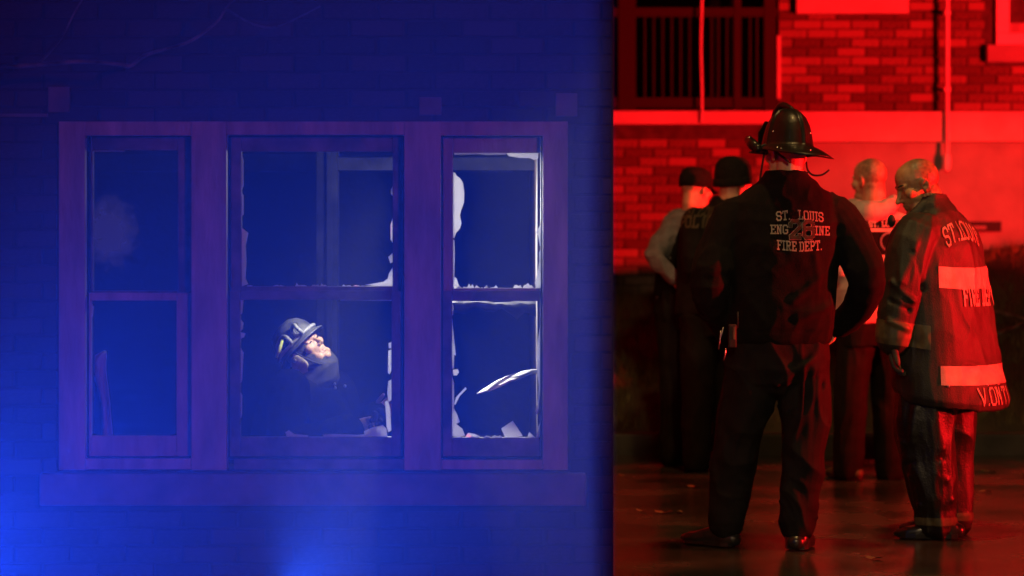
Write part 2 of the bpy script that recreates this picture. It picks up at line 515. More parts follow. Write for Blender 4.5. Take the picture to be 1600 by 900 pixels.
def brick_tex(name, c1, c2, cm):
    m = bpy.data.materials.new(name); m.use_nodes = True
    t = m.node_tree; b = t.nodes['Principled BSDF']
    b.inputs['Roughness'].default_value = 0.9
    tc = t.nodes.new('ShaderNodeTexCoord')
    sx = t.nodes.new('ShaderNodeSeparateXYZ'); t.links.new(tc.outputs['Object'], sx.inputs[0])
    ad = t.nodes.new('ShaderNodeMath'); ad.operation = 'ADD'
    t.links.new(sx.outputs[0], ad.inputs[0]); t.links.new(sx.outputs[1], ad.inputs[1])
    cx = t.nodes.new('ShaderNodeCombineXYZ')
    t.links.new(ad.outputs[0], cx.inputs[0]); t.links.new(sx.outputs[2], cx.inputs[1])
    br = t.nodes.new('ShaderNodeTexBrick')
    br.inputs['Color1'].default_value = (*c1, 1); br.inputs['Color2'].default_value = (*c2, 1); br.inputs['Mortar'].default_value = (*cm, 1)
    br.inputs['Scale'].default_value = 1; br.inputs['Brick Width'].default_value = 0.215; br.inputs['Row Height'].default_value = 0.0677
    br.inputs['Mortar Size'].default_value = 0.005
    t.links.new(cx.outputs[0], br.inputs['Vector'])
    t.links.new(br.outputs[0], b.inputs['Base Color'])
    bp = t.nodes.new('ShaderNodeBump'); bp.invert = True; bp.inputs['Distance'].default_value = 0.008
    t.links.new(br.outputs['Fac'], bp.inputs['Height']); t.links.new(bp.outputs[0], b.inputs['Normal'])
    return m
m_btex = brick_tex('brick_courses', (0.07, 0.04, 0.035), (0.13, 0.07, 0.055), (0.06, 0.055, 0.05))
m_btex2 = brick_tex('brick_courses_far', (0.14, 0.07, 0.055), (0.30, 0.18, 0.14), (0.05, 0.045, 0.04))

# ------------------------------------------------------------------ ground
def sheet(name, pts, mat, kind='structure'):
    me = bpy.data.meshes.new(name)
    me.from_pydata(pts, [], [tuple(range(len(pts)))])
    return tag(link(name, me, mat), kind=kind)

YW = 10.70      # front of the burnt house
YB = 20.5       # front of the building across the street
KY = 16.62      # kerb
road = sheet('road', [(-80, -40, 0), (120, -40, 0), (120, KY + 0.02, 0), (-80, KY + 0.02, 0)], m_road)
tag(road, 'wet dark asphalt street with dull reflections')
kerb = boxobj('kerb', (0.2, KY, -0.05), (60, KY + 0.16, 0.135), m_kerb, None, 0.018)
tag(kerb, 'dark concrete kerb between street and lawn', kind='structure')

def lawn_z(x, y):
    t = min(max((y - KY - 0.1) / (YB - KY - 0.1), 0), 1)
    top = 0.92 + 0.36 * min(max((x - 1.2) / 2.6, 0), 1.3)
    return 0.11 + (top - 0.11) * (t ** 0.85)
nx, ny = 50, 34
V, Fc = [], []
for j in range(ny + 1):
    for i in range(nx + 1):
        x = 0.2 + 14 * (i / nx) ** 1.4
        y = KY + 0.1 + (YB + 0.1 - KY - 0.1) * j / ny
        V.append((x, y, lawn_z(x, y) + 0.03 * (vnoise([(x * 3, y * 3, 0)])[0] - 0.5)))
for j in range(ny):
    for i in range(nx):
        a = j * (nx + 1) + i
        Fc.append((a, a + 1, a + nx + 2, a + nx + 1))
me = bpy.data.meshes.new('lawn'); me.from_pydata(V, [], Fc)
lawn = tag(link('lawn', me, m_soil, None, True), 'sloping dark lawn rising from kerb to brick building', kind='structure')

V, Fc = [], []
g = random.Random(3)
for i in range(24000):
    x = 0.3 + 5.0 * g.random()
    y = KY + 0.2 + (YB - KY - 0.25) * g.random()
    if vnoise([(x * 2.1, y * 2.1, 5)])[0] < 0.33 and g.random() < 0.75: continue
    z = lawn_z(x, y) - 0.02
    h = 0.05 + 0.075 * g.random(); a = g.random() * 6.28; w = 0.005
    lx, ly = (g.random() - .5) * 0.08, (g.random() - .5) * 0.08
    o = len(V)
    V += [(x - w * math.cos(a), y - w * math.sin(a), z), (x + w * math.cos(a), y + w * math.sin(a), z), (x + lx, y + ly, z + h)]
    Fc.append((o, o + 1, o + 2))
me = bpy.data.meshes.new('grass'); me.from_pydata(V, [], Fc)
tag(link('grass', me, m_grass), 'thin dry grass covering the sloping lawn', 'grass', kind='stuff')

# fallen leaves and litter on street and lawn
lm = []
for k in range(3):
    a = Acc()
    pts = []
    for i in range(9):
        t = 2 * math.pi * i / 9
        r = 0.035 * (1 + 0.35 * math.cos(2 * t) + 0.15 * math.sin(5 * t + k))
        pts.append((r * math.cos(t), 0.7 * r * math.sin(t), 0.006 * math.cos(2 * t + k) + 0.008))
    me = bpy.data.meshes.new('fallen_leaf')
    me.from_pydata(pts + [(0, 0, 0.002)], [], [(i, (i + 1) % 9, 9) for i in range(9)])
    me.materials.append(m_leaf)
    lm.append(me)
for (px, py) in ((983, 697), (1062, 692), (1085, 763), (1002, 800), (1062, 802), (1037, 803), (1545, 738), (1366, 875), (1283, 757), (1202, 730), (1210, 818), (1540, 770), (975, 745)):
    Y = CH * F / (py - HZ)
    p = at(px, py, Y)
    o = bpy.data.objects.new('fallen_leaf', lm[g.randrange(3)])
    COL.objects.link(o)
    z = 0.0 if Y < KY else lawn_z(p.x, min(Y, KY + .25)) + 0.02
    o.location = (p.x, min(Y, KY + .3) if Y >= KY else Y, z + 0.004)
    s_ = 0.5 + 0.5 * g.random()
    o.scale = (s_, s_, s_)
    o.rotation_euler = (0, 0, g.random() * 6)
    tag(o, 'small dead leaf lying in the gutter by the kerb' if Y > 15.6 else 'small dead leaf lying flat on the wet street', 'leaf', 'fallen leaves')
def twig(pts, r, label):
    a = Acc().tube(pts, [r, r * .9, r * .6][:len(pts)], n=7, sub=3)
    tag(link('fallen_twig', a.mesh('fallen_twig'), m_bark, None, True), label, 'twig')
def lawn_pt(px, py):
    for i in range(400):
        Y = KY + .15 + i * 0.0097
        p = at(px, py, Y)
        if p.z <= lawn_z(p.x, Y): return Vector((p.x, Y, lawn_z(p.x, Y) + .035))
    return p
m_bark_save = m_bark
twig([lawn_pt(1552, 496), lawn_pt(1578, 501), lawn_pt(1606, 508)], 0.014, 'short straight pale twig lying higher on the lawn')
twig([lawn_pt(1558, 531), lawn_pt(1580, 523), lawn_pt(1606, 512)], 0.014, 'slanting pale twig lying lower on the lawn')

# ------------------------------------------------------------------ building across the street
bld = root('brick_building', at(1300, 400, YB), 'red-lit brick building with stone band, porch railing and rendered foundation', 'building')
bx = lambda px: at(px, HZ, YB).x
bz = lambda py: at(800, py, YB).z
PX0 = 1216                                    # right end of the porch
wall_lo = boxobj('lower_wall', (bx(900), YB + 0.012, -0.2), (bx(PX0), YB + 0.3, bz(196)), m_mortar, bld)
wall_up = boxobj('upper_wall', (bx(PX0), YB + 0.012, bz(174)), (bx(1700), YB + 0.3, bz(-160)), m_mortar, bld)
boxobj('foundation', (bx(PX0) + .002, YB - 0.03, -0.2), (bx(1700), YB + 0.28, bz(223)), m_found, bld)
boxobj('stone_course', (bx(PX0) + .001, YB - 0.085, bz(222)), (bx(1700), YB + 0.2, bz(175)), m_stone, bld, 0.008)
for a_, b_, n_ in ((1700, 3000, 'side_wall'), (300, 900, 'side_wall')):
    boxobj(n_, (bx(a_) + .002, YB + 0.002, -0.2), (bx(b_), YB + 0.3, bz(-160)), m_btex2, bld)
bme = Acc().box((-0.5, 0, -0.5), (0.5, 1, 0.5)).mesh('brick')
bm = bmesh.new(); bm.from_mesh(bme)
bmesh.ops.bevel(bm, geom=[e for e in bm.edges if all(v.co.y < .5 for v in e.verts)], offset=0.03, segments=1, affect='EDGES')
bm.to_mesh(bme); bm.free()
def lay(parent, mat, x0, x1, z0, z1, yf, L, Hh, depth, holes=(), seed=1, limit=320, jit=0.004):
    me = bme.copy(); me.materials.append(mat)
    off = Vector((0, 0, 0)); p = parent
    while p is not None: off += p.location; p = p.parent
    r = random.Random(seed); n = 0
    row = 0; z = z0
    while z < z1 - 0.03:
        x = x0 - (L / 2 if row % 2 else 0)
        while x < x1 - 0.02:
            a, b = max(x, x0), min(x + L, x1)
            x += L
            if b - a < 0.04: continue
            spans = [(a, b)]
            zc = z + Hh / 2
            for hx0, hx1, hz0, hz1 in holes:
                if hz0 < zc < hz1:
                    ns = []
                    for s0, s1 in spans:
                        if s1 <= hx0 or s0 >= hx1: ns.append((s0, s1)); continue
                        if s0 < hx0: ns.append((s0, hx0))
                        if s1 > hx1: ns.append((hx1, s1))
                    spans = ns
            for s0, s1 in spans:
                if s1 - s0 < 0.03: continue
                o = bpy.data.objects.new('brick', me)
                o.parent = parent
                o.location = Vector(((s0 + s1) / 2, yf + r.uniform(-jit, jit), zc)) - off
                o.scale = (s1 - s0 - 0.011, depth, Hh - 0.011)
                o.rotation_euler = (r.uniform(-.004, .004), r.uniform(-.006, .006), r.uniform(-.02, .02))
                COL.objects.link(o); n += 1
        z += Hh; row += 1
    return n
Hc = 0.0697
nb = lay(wall_lo, m_brick, bx(938), bx(PX0 + 90), bz(470), bz(226), YB - 0.004, 0.222, Hc, 0.05, seed=2) if False else 0
nb = lay(wall_lo, m_brick, bx(930), bx(PX0), bz(474), bz(224), YB - 0.004, 0.222, Hc, 0.05, seed=2)
nb2 = lay(wall_up, m_brick, bx(PX0), bx(1640), bz(174), bz(-18), YB - 0.004, 0.222, Hc, 0.05,
          holes=((bx(1242), bx(1419), bz(23), bz(-30)), (bx(1539), bx(1700), bz(99), bz(-100))), seed=5)
# porch: slab, railing, recess
boxobj('porch_slab', (bx(880), YB - 0.10, bz(195)), (bx(PX0) - .004, YB + 1.6, bz(174)), m_stone, bld, 0.006)
boxobj('porch_side_wall', (bx(PX0), YB + 0.302, bz(194)), (bx(PX0) + .2, YB + 1.6, bz(-160)), m_btex2, bld)
pb = boxobj('porch_back_wall', (bx(600), YB + 1.6, bz(194)), (bx(PX0) + .2, YB + 1.8, bz(-160)), m_siding, bld)
q = random.Random(5)
xx = bx(930)
while xx < bx(1230) + .2:
    w_ = 0.11
    boxobj('board', (xx, YB + 1.575 + q.uniform(-.006, .006), bz(180)), (xx + w_ - .008, YB + 1.6, bz(-120)), m_siding, pb)
    xx += w_
for px_, w_ in ((1127, 15), (1160, 7)):  # narrow strip stands in for a lit post edge; wide one is door panel
    boxobj('door_panel_lit_edge', (bx(px_), YB + 1.1, bz(176)), (bx(px_ + w_), YB + 1.16, bz(-120)), m_found, bld)
rail = boxobj('porch_railing', (bx(940), YB - 0.055, bz(169)), (bx(1214), YB - 0.025, bz(153)), m_iron, bld)
boxobj('top_rail', (bx(940), YB - 0.06, bz(27)), (bx(1214), YB - 0.02, bz(13)), m_iron, rail)
for a_, b_ in ((966, 993), (1146, 1157), (1193, 1211)):
    boxobj('post', (bx(a_), YB - 0.066, bz(174)), (bx(b_), YB - 0.012, bz(-120)), m_iron, rail)
for px_ in (940, 955, 1006, 1020, 1034, 1048, 1062, 1076, 1110, 1121, 1134, 1170, 1181):
    boxobj('baluster', (bx(px_), YB - 0.046, bz(154)), (bx(px_ + 2.6), YB - 0.034, bz(26)), m_iron, rail)
boxobj('lit_post_edge', (bx(1213.6), YB - 0.045, bz(155)), (bx(1219), YB - 0.008, bz(56)), m_stone, bld)  # pale strip standing in for the lit edge of a post
# sill at the top, window at the right with frame, pane, sill
boxobj('window_sill', (bx(1243), YB - 0.07, bz(22)), (bx(1418), YB + .1, bz(-8)), m_stone, bld, 0.006)
wn = boxobj('window', (bx(1556), YB - 0.03, bz(70)), (bx(1700), YB + 0.02, bz(52)), m_white, bld, 0.004)
boxobj('frame', (bx(1556), YB - 0.029, bz(51.5)), (bx(1576), YB + 0.02, bz(-130)), m_white, wn, 0.004)
boxobj('sash_rail', (bx(1577), YB + 0.005, bz(51)), (bx(1700), YB + 0.03, bz(36)), m_trim, wn)
boxobj('pane', (bx(1577), YB + 0.032, bz(36)), (bx(1700), YB + 0.036, bz(-130)), m_found, wn)
boxobj('sill', (bx(1540), YB - 0.08, bz(98)), (bx(1710), YB + 0.05, bz(71)), m_found, wn, 0.006)
vt = boxobj('foundation_vent', (bx(1508), YB - 0.10, bz(362)), (bx(1561), YB - .032, bz(346)), m_iron, bld)
boxobj('vent_slat', (bx(1515), YB - 0.112, bz(358)), (bx(1537), YB - .10, bz(353)), m_found, vt)

cp = root('conduit_pipe', at(1480, 266, YB - 0.112), 'thin white vertical pipe with thicker rounded end on brick wall', 'pipe')
a = Acc().tube([at(1480, y, YB - 0.112) for y in (-160, 60, 238)], 0.0165, n=12)
link('pipe', a.mesh('pipe'), m_white, cp, True)
a = Acc().tube([at(1479.5, y, YB - 0.112) for y in (244, 250, 256, 262)], [0.026, 0.030, 0.030, 0.026], n=14)
link('end_fitting', a.mesh('end_fitting'), m_white, cp, True)
for y in (20, 140):
    p = at(1480, y, YB - 0.112)
    boxobj('bracket', p + Vector((-.022, -.02, -.012)), p + Vector((.022, .112, .012)), m_white, cp)
a = Acc()
for i in range(150):
    p = at(1096 + 0.8 * math.sin(i * .06), -60 + i * 1.68, YB - 0.118)
    a.ball(p, (0.010, 0.010, 0.0072), nu=8, nv=6)
tag(link('hanging_rope', a.mesh('hanging_rope'), m_white, None, True), 'pale knotted rope hanging straight down before the porch railing', 'rope')

# ------------------------------------------------------------------ burnt house with the triple window
house = root('brick_house', (-1.2, YW, 0), 'dark blue-lit brick house front with triple window of broken glass', 'house')
hx = lambda px: at(px, HZ, YW).x
hz = lambda py: at(800, py, YW).z
XL, XR = -4.6, hx(958.5)
wx0, wx1, wz0, wz1 = hx(92), hx(888), hz(735), hz(193)
yb_ = YW + 0.014
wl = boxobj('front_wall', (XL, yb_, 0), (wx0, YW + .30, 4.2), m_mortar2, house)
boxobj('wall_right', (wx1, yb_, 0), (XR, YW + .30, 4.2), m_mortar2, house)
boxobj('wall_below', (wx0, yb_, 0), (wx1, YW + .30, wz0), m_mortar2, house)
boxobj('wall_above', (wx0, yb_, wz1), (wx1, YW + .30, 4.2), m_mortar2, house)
boxobj('side_wall', (XR - .3, YW + .302, 0), (XR, YW + 6, 4.2), m_btex, house)
boxobj('side_wall', (XL, YW + .302, 0), (XL + .3, YW + 6, 4.2), m_btex, house)
boxobj('back_wall', (XL + .302, YW + 5.7, 0), (XR - .302, YW + 6, 4.2), m_btex, house)
boxobj('roof_slab', (XL - .1, YW - .1, 4.202), (XR + .1, YW + 6.1, 4.4), m_char, house)
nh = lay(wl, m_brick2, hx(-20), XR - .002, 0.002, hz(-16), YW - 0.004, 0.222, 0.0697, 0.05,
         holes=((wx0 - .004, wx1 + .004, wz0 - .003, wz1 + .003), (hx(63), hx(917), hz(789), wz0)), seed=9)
# stone sill, faint blocks above
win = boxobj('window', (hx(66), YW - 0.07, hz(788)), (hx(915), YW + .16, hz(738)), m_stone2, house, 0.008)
for a_, b_, c_, d_ in ((76, 110, 136, 176), (655, 690, 152, 180), (868, 902, 146, 182)):
    boxobj('stone_block', (hx(a_), YW - 0.022, hz(d_)), (hx(b_), YW + .1, hz(c_)), m_stone2, house, 0.004)
boxobj('stone_string_course', (XL, YW - 0.03, hz(183)), (hx(76), YW + .1, hz(178)), m_stone2, house)
TY = YW - 0.02
def trim(name, x0, y0, x1, y1, f=0.0, d=0.10, m=m_trim):
    return boxobj(name, (hx(x0), TY + f, hz(y1)), (hx(x1), TY + f + d, hz(y0)), m, win, 0.003)
# casing
trim('casing', 93, 190, 134, 734)
trim('casing', 848, 190, 887, 734)
trim('mullion', 300, 190, 355, 734, -0.006)
trim('mullion', 632, 190, 689, 734, -0.006)
trim('head_casing', 133.5, 190, 300.5, 212, .004)
trim('head_casing', 354.5, 190, 632.5, 211, .004)
trim('head_casing', 688.5, 190, 848.5, 212, -.002)
trim('stool', 134.5, 716, 299.5, 733, .002)
trim('stool', 366, 717, 631.5, 733, .004, m=m_trim2)
trim('stool', 689.5, 718, 847.5, 733, .002)
# stops and sashes (x0,x1 of the opening, glass rects)
def sash(x0, y0, x1, y1, gx0, gy0, gx1, gy1, f, m=m_trim, nm='sash'):
    trim(nm + '_stile', x0, y0, gx0, y1, f, .04, m)
    trim(nm + '_stile', gx1, y0, x1, y1, f, .04, m)
    trim(nm + '_rail', gx0 + .3, y0, gx1 - .3, gy0, f + .002, .036, m)
    trim(nm + '_rail', gx0 + .3, gy1, gx1 - .3, y1, f + .002, .036, m)
for (x0, x1, ms) in ((135, 299, m_char), (356, 631, m_char), (690, 847.5, m_char)):
    boxobj('jamb_liner', (hx(x0 - 3), TY + .05, hz(716)), (hx(x0 + 2), TY + .2, hz(212)), ms, win)
    boxobj('jamb_liner', (hx(x1 - 2), TY + .05, hz(716)), (hx(x1 + 3), TY + .2, hz(212)), ms, win)
    boxobj('jamb_liner', (hx(x0 + 2), TY + .05, hz(213)), (hx(x1 - 2), TY + .2, hz(211)), ms, win)
    boxobj('jamb_liner', (hx(x0 + 2), TY + .03, hz(717.5)), (hx(x1 - 2), TY + .2, hz(714)), ms, win)
sash(135.5, 210.5, 298.5, 464, 140, 234, 274, 455, .10, m_trim2)
sash(135.7, 458, 298.3, 719, 140, 470, 274, 682, .056, m_trim)
sash(356.5, 210.5, 630.5, 462, 374, 236, 612, 448, .10, m_trim2)
sash(356.7, 455, 630.3, 719, 374, 469, 611, 684, .056, m_trim2)
sash(690.5, 210.5, 847, 462, 707, 238, 845, 451, .10, m_trim)
sash(690.7, 455, 846.8, 719, 706, 471, 844, 685, .056, m_trim2)
# pane that is still whole at the left
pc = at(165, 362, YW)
m_pane = pane_mat(pc.x, pc.z, 0.105)  # one greyish patch centred in the upper pane
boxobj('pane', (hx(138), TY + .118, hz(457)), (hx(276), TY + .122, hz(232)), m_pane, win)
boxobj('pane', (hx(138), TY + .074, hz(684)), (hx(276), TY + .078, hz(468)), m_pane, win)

sr = random.Random(21)
def shard(poly, depth, thick=0.005):
    n = len(poly)
    tl = sr.uniform(-.012, .012)
    pts = [at(x, y, YW) for x, y in poly]
    yy = TY + depth
    v = [(p.x, yy + sr.uniform(-.003, .003), p.z) for p in pts] + [(p.x, yy + thick + tl, p.z) for p in pts]
    f = [tuple(range(n)), tuple(range(2 * n - 1, n - 1, -1))] + [(i, n + i, n + (i + 1) % n, (i + 1) % n) for i in range(n)]
    me = bpy.data.meshes.new('glass_shard'); me.from_pydata(v, [], f)
    bm = bmesh.new(); bm.from_mesh(me); bmesh.ops.recalc_face_normals(bm, faces=bm.faces[:]); bm.to_mesh(me); bm.free()
    link('glass_shard', me, m_shard, win)
UP, LO = 0.116, 0.074
for poly in (
    [(707, 268), (711, 270), (713, 274), (718, 277), (722.5, 284), (725, 300), (724.5, 316), (720, 328), (718, 336), (720.5, 349), (718, 357), (712, 364), (709, 372), (707, 372)],
    [(846, 350), (843, 354), (837, 363), (841, 368), (844, 385), (846, 385)],
    [(846, 388), (842.5, 395), (843, 408), (840, 428), (836, 443), (838, 451), (846, 451)],
    [(707, 374), (709.5, 376), (710, 400), (709, 438), (707, 440)],
    [(708, 432), (713, 436), (716, 446), (720, 450), (707, 451)],
    [(709, 238), (790, 238), (790, 240.5), (760, 241), (745, 240), (709, 241)],
    [(790, 238), (842, 238), (841, 247), (835, 249), (828, 246), (812, 246), (795, 243)],
    [(374, 300), (377, 305), (377, 335), (374, 338)], [(374, 240), (376.5, 250), (376.5, 290), (374, 296)],
    [(374, 356), (379, 360), (384, 364), (382, 374), (380, 384), (381, 410), (379.5, 436), (384, 445), (374, 448)],
    [(612, 418), (606, 428), (604, 436), (597, 441), (585, 443), (568, 446), (590, 448), (612, 448)],
    [(612, 290), (609, 296), (609, 303), (612, 306)], [(612, 340), (608, 352), (608.5, 374), (612, 380)], [(612, 395), (605, 402), (608, 412), (612, 410)],
):
    shard(poly, UP)
for poly in (
    [(706, 498), (709, 530), (712, 556), (709, 556), (709, 576), (706, 578)],
    [(706, 475), (708, 478), (707.5, 492), (706, 494)],
    [(707, 579), (715, 578), (717, 583), (713, 588), (708, 588)],
    [(709, 633), (712, 622), (727, 606), (729, 609), (718, 620), (711, 634)],
    [(706, 590), (709, 600), (709, 640), (714, 650), (718, 661), (712, 664), (722, 672), (726, 682), (718, 685), (706, 683)],
    [(844.5, 508), (841, 530), (838.5, 560), (840, 585), (842, 605), (841, 628), (837, 644), (839, 650), (842, 640), (844.5, 600)],
    [(844.5, 660), (841, 668), (838, 685), (844.5, 685)],
    [(783, 671), (801, 659), (806, 666), (817, 683), (805, 685), (789, 685)],
    [(727, 684), (731, 678), (742, 680), (750, 684), (740, 686)], [(755, 685), (760, 682), (766, 685)], [(824, 685), (827, 676), (832, 681), (836, 685)],
    [(610.5, 535), (606, 537), (606.5, 545), (610.5, 545)], [(610.5, 547), (605.5, 549), (605, 584), (608, 586), (610.5, 580)],
    [(610.5, 594), (605.5, 597), (604, 616), (606, 629), (610.5, 627)],
    [(610.5, 672), (609, 640), (605, 627), (600.5, 629), (602, 648), (603, 668), (606, 677), (610.5, 674)],
    [(503, 681), (520, 680), (560, 681.5), (575, 680), (574, 685), (505, 685)], [(444, 677), (449, 674), (458, 680), (480, 682), (479, 685), (446, 684)],
    [(567, 676), (580, 670), (597, 666), (603, 672), (604, 684), (570, 683)],
    [(374, 500), (378, 505), (377, 515), (374, 518)], [(374, 520), (381, 522), (379, 528), (374, 530)], [(374, 545), (378, 552), (376, 596), (374, 600)], [(374, 615), (376, 620), (375.5, 650), (374, 655)],
    [(374, 469), (378, 469), (376, 490), (374, 492)],
    [(530, 469), (611, 469), (611, 470.6), (560, 470.2), (530, 470)],
    [(137, 470), (143, 480), (142, 494), (139, 500)],
):
    shard(poly, LO)
def bits(x0, x1, y, dep, k, hmax):
    x = x0
    while x < x1:
        w = sr.uniform(4, 20)
        if sr.random() < k:
            n_ = max(3, int(w / 2.6)); b0 = sr.uniform(1.2, hmax * .7)
            top = [(x + w * i / n_, y - max(.8, b0 * sr.uniform(.55, 1.25) + (hmax * .5 if sr.random() < .12 else 0))) for i in range(1, n_)]
            shard([(x, y)] + top + [(x + w, y - sr.uniform(0, 1)), (x + w * .9, y + .6)], dep)
        x += w
bits(712, 842, 451.5, UP, .85, 8)
bits(380, 500, 448.5, UP, .7, 5)
bits(520, 566, 448.5, UP, .4, 3)
bits(725, 780, 685.5, LO, .35, 4)
# whole-pane specks of lit grime at the left sash head
shard([(141, 234), (190, 234), (188, 235.6), (141, 236)], UP)

# room behind
RZ = 0.03
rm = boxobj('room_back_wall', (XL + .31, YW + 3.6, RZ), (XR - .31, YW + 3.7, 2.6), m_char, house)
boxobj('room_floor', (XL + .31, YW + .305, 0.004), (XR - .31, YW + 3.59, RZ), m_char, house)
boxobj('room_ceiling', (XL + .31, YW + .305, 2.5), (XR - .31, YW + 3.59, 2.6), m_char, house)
ix = lambda px, Y: at(px, HZ, Y).x
iz = lambda py, Y: at(800, py, Y).z
yj = YW + 1.9
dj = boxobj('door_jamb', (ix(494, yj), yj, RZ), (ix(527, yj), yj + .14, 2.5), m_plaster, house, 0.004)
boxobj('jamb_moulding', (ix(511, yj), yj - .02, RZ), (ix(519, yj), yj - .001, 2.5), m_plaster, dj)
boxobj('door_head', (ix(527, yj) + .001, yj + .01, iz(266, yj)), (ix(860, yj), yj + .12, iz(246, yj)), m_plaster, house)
fl = random.Random(4)
V = []
up_ = [(700 + 12 * i, 470 + fl.uniform(-2, 3)) for i in range(15)]
dn_ = [(700 + 12 * i, 476 + 9 * abs(math.sin(i * .9)) + (8 if i > 8 else 0) + fl.uniform(0, 8)) for i in range(15)]
for (x_, y_), (x2_, y2_) in zip(up_, dn_):
    V += [at(x_, y_, YW + 1.0), at(x2_, (y_ + y2_) / 2, YW + .93 + fl.uniform(-.03, .03)), at(x2_, y2_, YW + 1.0)]
me = bpy.data.meshes.new('hanging_plaster'); me.from_pydata(V, [], [(3 * i + k, 3 * i + k + 1, 3 * i + k + 4, 3 * i + k + 3) for i in range(14) for k in (0, 1)])
link('hanging_plaster', me, m_plaster, house, True).modifiers.new('t', 'SOLIDIFY').thickness = .01
boxobj('picture_rail', (XL + .4, YW + 3.55, iz(268, YW + 3.5)), (XR - .4, YW + 3.599, iz(240, YW + 3.5)), m_plaster, house)

# torn curtain behind the left pane
def drape(name, path, w0, w1, mat, label, cat, Y):
    V, Fc = [], []
    n = len(path); m = 12
    for k in range(n):
        (xa, xb, y) = path[k]
        for i in range(m + 1):
            t = i / m
            p = at(xa + (xb - xa) * t, y, Y + 0.02 * math.sin(t * 9 + k * .3) + 0.008 * math.sin(t * 23))
            V.append(p)
    for k in range(n - 1):
        for i in range(m):
            a = k * (m + 1) + i
            Fc.append((a, a + 1, a + m + 2, a + m + 1))
    me = bpy.data.meshes.new(name); me.from_pydata(V, [], Fc)
    o = link(name, me, mat, None, True)
    md = o.modifiers.new('t', 'SOLIDIFY'); md.thickness = 0.003
    return tag(o, label, cat)
drape('torn_curtain', [(163, 166, 548), (146, 167, 556), (139, 166, 562), (142, 166, 575), (147, 167, 590), (153, 170, 610), (158, 172, 630), (160, 174, 655), (160, 177, 685), (158, 178, 720)], 0, 0, m_sheet, 'pale torn curtain hanging behind the unbroken left pane', 'curtain', YW + .45)
# white plastic sheet arched across the right opening
V, Fc = [], []
path = [(745, 614), (758, 606), (775, 595), (795, 586), (815, 580), (832, 577), (848, 577)]
low = [(745, 615), (763, 611), (781, 604), (796, 596), (806, 594), (828, 584), (848, 581)]
for k, ((x, y), (x2, y2)) in enumerate(zip(path, low)):
    for i in range(6):
        t = i / 5
        V.append(at(x + (x2 - x) * t, y + (y2 - y) * t, YW + .55 - 0.10 * t + .03 * math.sin(k * 2 + t * 5)))
for k in range(len(path) - 1):
    for i in range(5):
        a = k * 6 + i
        Fc.append((a, a + 1, a + 7, a + 6))
me = bpy.data.meshes.new('plastic_sheet'); me.from_pydata(V, [], Fc)
o = link('plastic_sheet', me, m_sheet, None, True)
o.modifiers.new('t', 'SOLIDIFY').thickness = 0.003
tag(o, 'crumpled white plastic sheet draped across inside of the right window', 'sheet')
# debris heap on the middle sill inside
a = Acc()
for i in range(16):
    p = at(sr.uniform(578, 602), sr.uniform(640, 682), YW + .16)
    a.ball(p, (sr.uniform(.008, .022), sr.uniform(.008, .02), sr.uniform(.008, .022)), Matrix.Rotation(sr.random() * 3, 3, 'Y'), 7, 5)
tag(link('charred_debris', a.mesh('charred_debris'), m_plaster), 'lumpy grey charred debris heaped on the middle window sill', 'debris')

# bare tree at the left whose twigs cross the top of the wall
tree = root('bare_tree', (-3.3, 9.9, 0), 'bare tree whose thin lit twigs cross the dark wall above the window', 'tree')
TYd = 10.1
tp = lambda px, py, dy=0: at(px, py, TYd + dy)
a = Acc().tube([(-3.3, 9.9, 0), (-3.28, 9.9, 1.2), (-3.2, 9.92, 2.4), (-3.0, 9.95, 3.6)], [.16, .12, .10, .06], n=12, sub=4)
link('trunk', a.mesh('trunk'), m_bark, tree, True)
for pts, r in (
    ([(-3.2, 9.9, 2.25), tp(-200, 150), tp(-60, 112), tp(60, 101), tp(130, 96), tp(190, 101), tp(206, 103)], .012),
    ([tp(195, 103), tp(206, 102), tp(228, 86), tp(262, 76), tp(300, 63), tp(338, 35), tp(352, 15), tp(380, -20)], .008),
    ([tp(352, 14), tp(395, 38), tp(432, 42), tp(462, 30), tp(500, 10)], .005),
    ([tp(60, 101), tp(95, 60), tp(115, 22), tp(140, -20)], .005),
    ([(-3.1, 9.93, 3.0), tp(-100, 40), tp(0, -10), tp(60, -50)], .010)):
    a = Acc().tube(pts, [r * (1 - .5 * i / (len(pts) - 1)) for i in range(len(pts))], n=7, sub=4)
    link('branch', a.mesh('branch'), m_bark, tree, True)

# smoke drifting in front of the house
def smoke_mat(d, name='smoke'):
    m = bpy.data.materials.new(name); m.use_nodes = True
    t = m.node_tree; t.nodes.clear()
    o = t.nodes.new('ShaderNodeOutputMaterial')
    v = t.nodes.new('ShaderNodeVolumePrincipled')
    v.inputs['Color'].default_value = (0.8, 0.8, 0.82, 1)
    v.inputs['Density'].default_value = d
    v.inputs['Anisotropy'].default_value = 0.1
    t.links.new(v.outputs[0], o.inputs['Volume'])
    return m
o = boxobj('smoke', (-3.1, 7.2, 0.02), (0.28, 10.60, 3.4), smoke_mat(0.025))
o.data.materials.clear(); o.data.materials.append(smoke_mat(0.025))
tag(o, 'thin blue-lit smoke hanging before the burnt house', 'smoke', kind='stuff')

